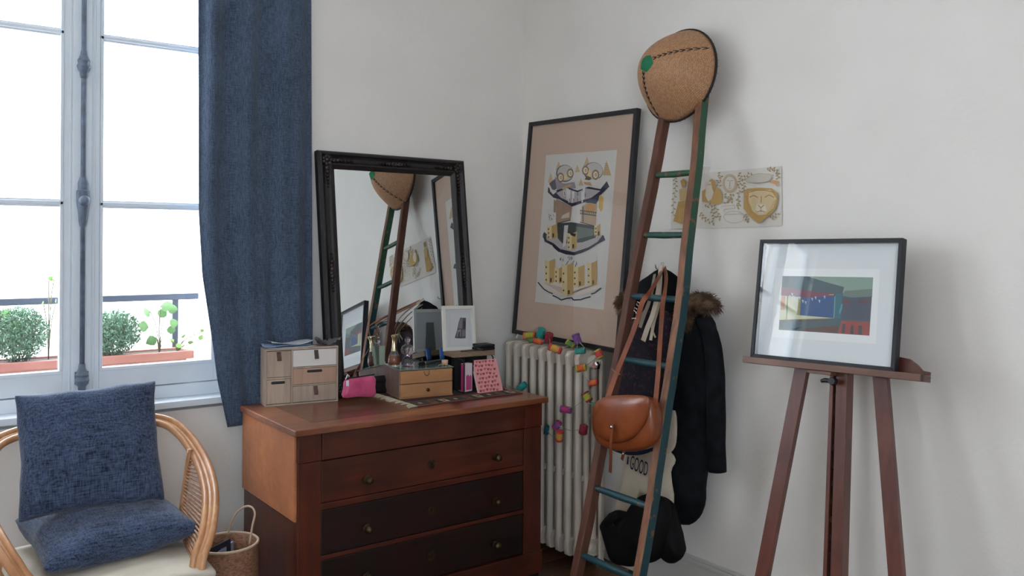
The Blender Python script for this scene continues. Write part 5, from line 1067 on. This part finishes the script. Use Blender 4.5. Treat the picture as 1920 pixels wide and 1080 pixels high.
sc = [aZ(155, 1090, SZ + .025), aZ(394, 1046, SZ + .03)]
def sq(u, v):
    a, b = 2 * u - 1, 2 * v - 1; x = CXc + .285 * a; y = -.645 + .30 * b
    z = SZ + .034 - .010 * (abs(a) ** 5) - .008 * (abs(b) ** 6) + .003 * sin(11 * u + 3 * v) * (1 - v) - .004 * (1 - v) ** 6 * sin(9 * u)
    return V((x, y, z))
m_ = MB(); m_.grid(sq, 30, 26)
o = finish('seat_pad', m_, CREAM, smooth=True, solid=.028); b = o.modifiers.new('b', 'SUBSURF'); b.render_levels = 1; wrinkle(o, .006)
tag(o, 'thin cream cotton seat pad on the rattan armchair', 'seat pad')

# ------------------------------------------------------------------ basket with magazines
bc = V((-1.79, -.47, 0)); br, bh = .118, .372
bk = thing('wicker_basket', 'tall woven basket with a loop handle between the armchair and the chest', 'basket', bc)
def bring(r, z, n=40): return [bc + V((cos(2 * PI * k / n) * r, sin(2 * PI * k / n) * r, z)) for k in range(n)]
m_ = MB(); rs = [bring(.002, .004), bring(br * .86, .0)]
for k in range(45):
    t = k / 44; rs.append(bring(br * (.86 + .14 * t + .05 * sin(PI * t)) + (.0022 if k % 2 else 0), .004 + bh * t))
rs += [bring(br - .004, bh + .004)] + [bring((br * (.86 + .14 * t + .05 * sin(PI * t))) - .009, .012 + bh * t) for t in (.97, .7, .4, .1, 0)] + [bring(.002, .012)]
m_.rings(rs); finish('woven_wall', m_, WICK, bk, smooth=True)
finish('rim', MB().tube(bring(br - .001, bh + .006), .0055, 8, closed=True), M('rim_cord', (198, 172, 148), .85, bump=.001, bscale=120), bk, smooth=True)
hA = aZ(425, 1000, bh + .004); hB = aZ(468, 1012, bh + .004)
P = [hA + V((0, 0, -.02))] + [aY(x, y, hA.y + (hB.y - hA.y) * t) for x, y, t in ((438, 970, .15), (455, 952, .4), (470, 950, .65), (478, 962, .85), (473, 988, .95))] + [hB + V((0, 0, -.02))]
finish('handle', MB().tube(smooth_pts(P, 5), .0042, 8), M('rim_cord', (198, 172, 148), .85), bk, smooth=True)
for k, (a, col, lb2, dx) in enumerate(((25, (34, 40, 58), 'dark blue magazine standing in the wicker basket', -.02), (40, (150, 168, 196), 'pale blue magazine behind the dark one in the basket', .012), (60, (60, 50, 56), 'dark folded paper at the back of the basket', .03))):
    g = LF(bc + V((dx, .01 * k, .02)), a); tag(finish('magazine', MB().hexa([g.p(-.06, -.002, 0), g.p(.06, -.002, 0), g.p(.06, .004, 0), g.p(-.06, .004, 0)], [g.p(-.07, .02, .345 - .02 * k), g.p(.065, .02, .355 - .02 * k), g.p(.065, .026, .355 - .02 * k), g.p(-.07, .026, .345 - .02 * k)]), M('magazine_%s' % ['navy', 'pale_blue', 'dark'][k], col, .35)), lb2, 'magazine', 'magazines in the basket')
for o in D.objects:
    if o.parent is None:
        g_ = {'throw_cushion': 'navy cushions on the armchair', 'wallet': 'black wallets on the wooden shelf', 'green_carton': 'green cartons on the glass top', 'curtain': None}.get(o.name.split('.')[0])
        if g_: o['group'] = g_
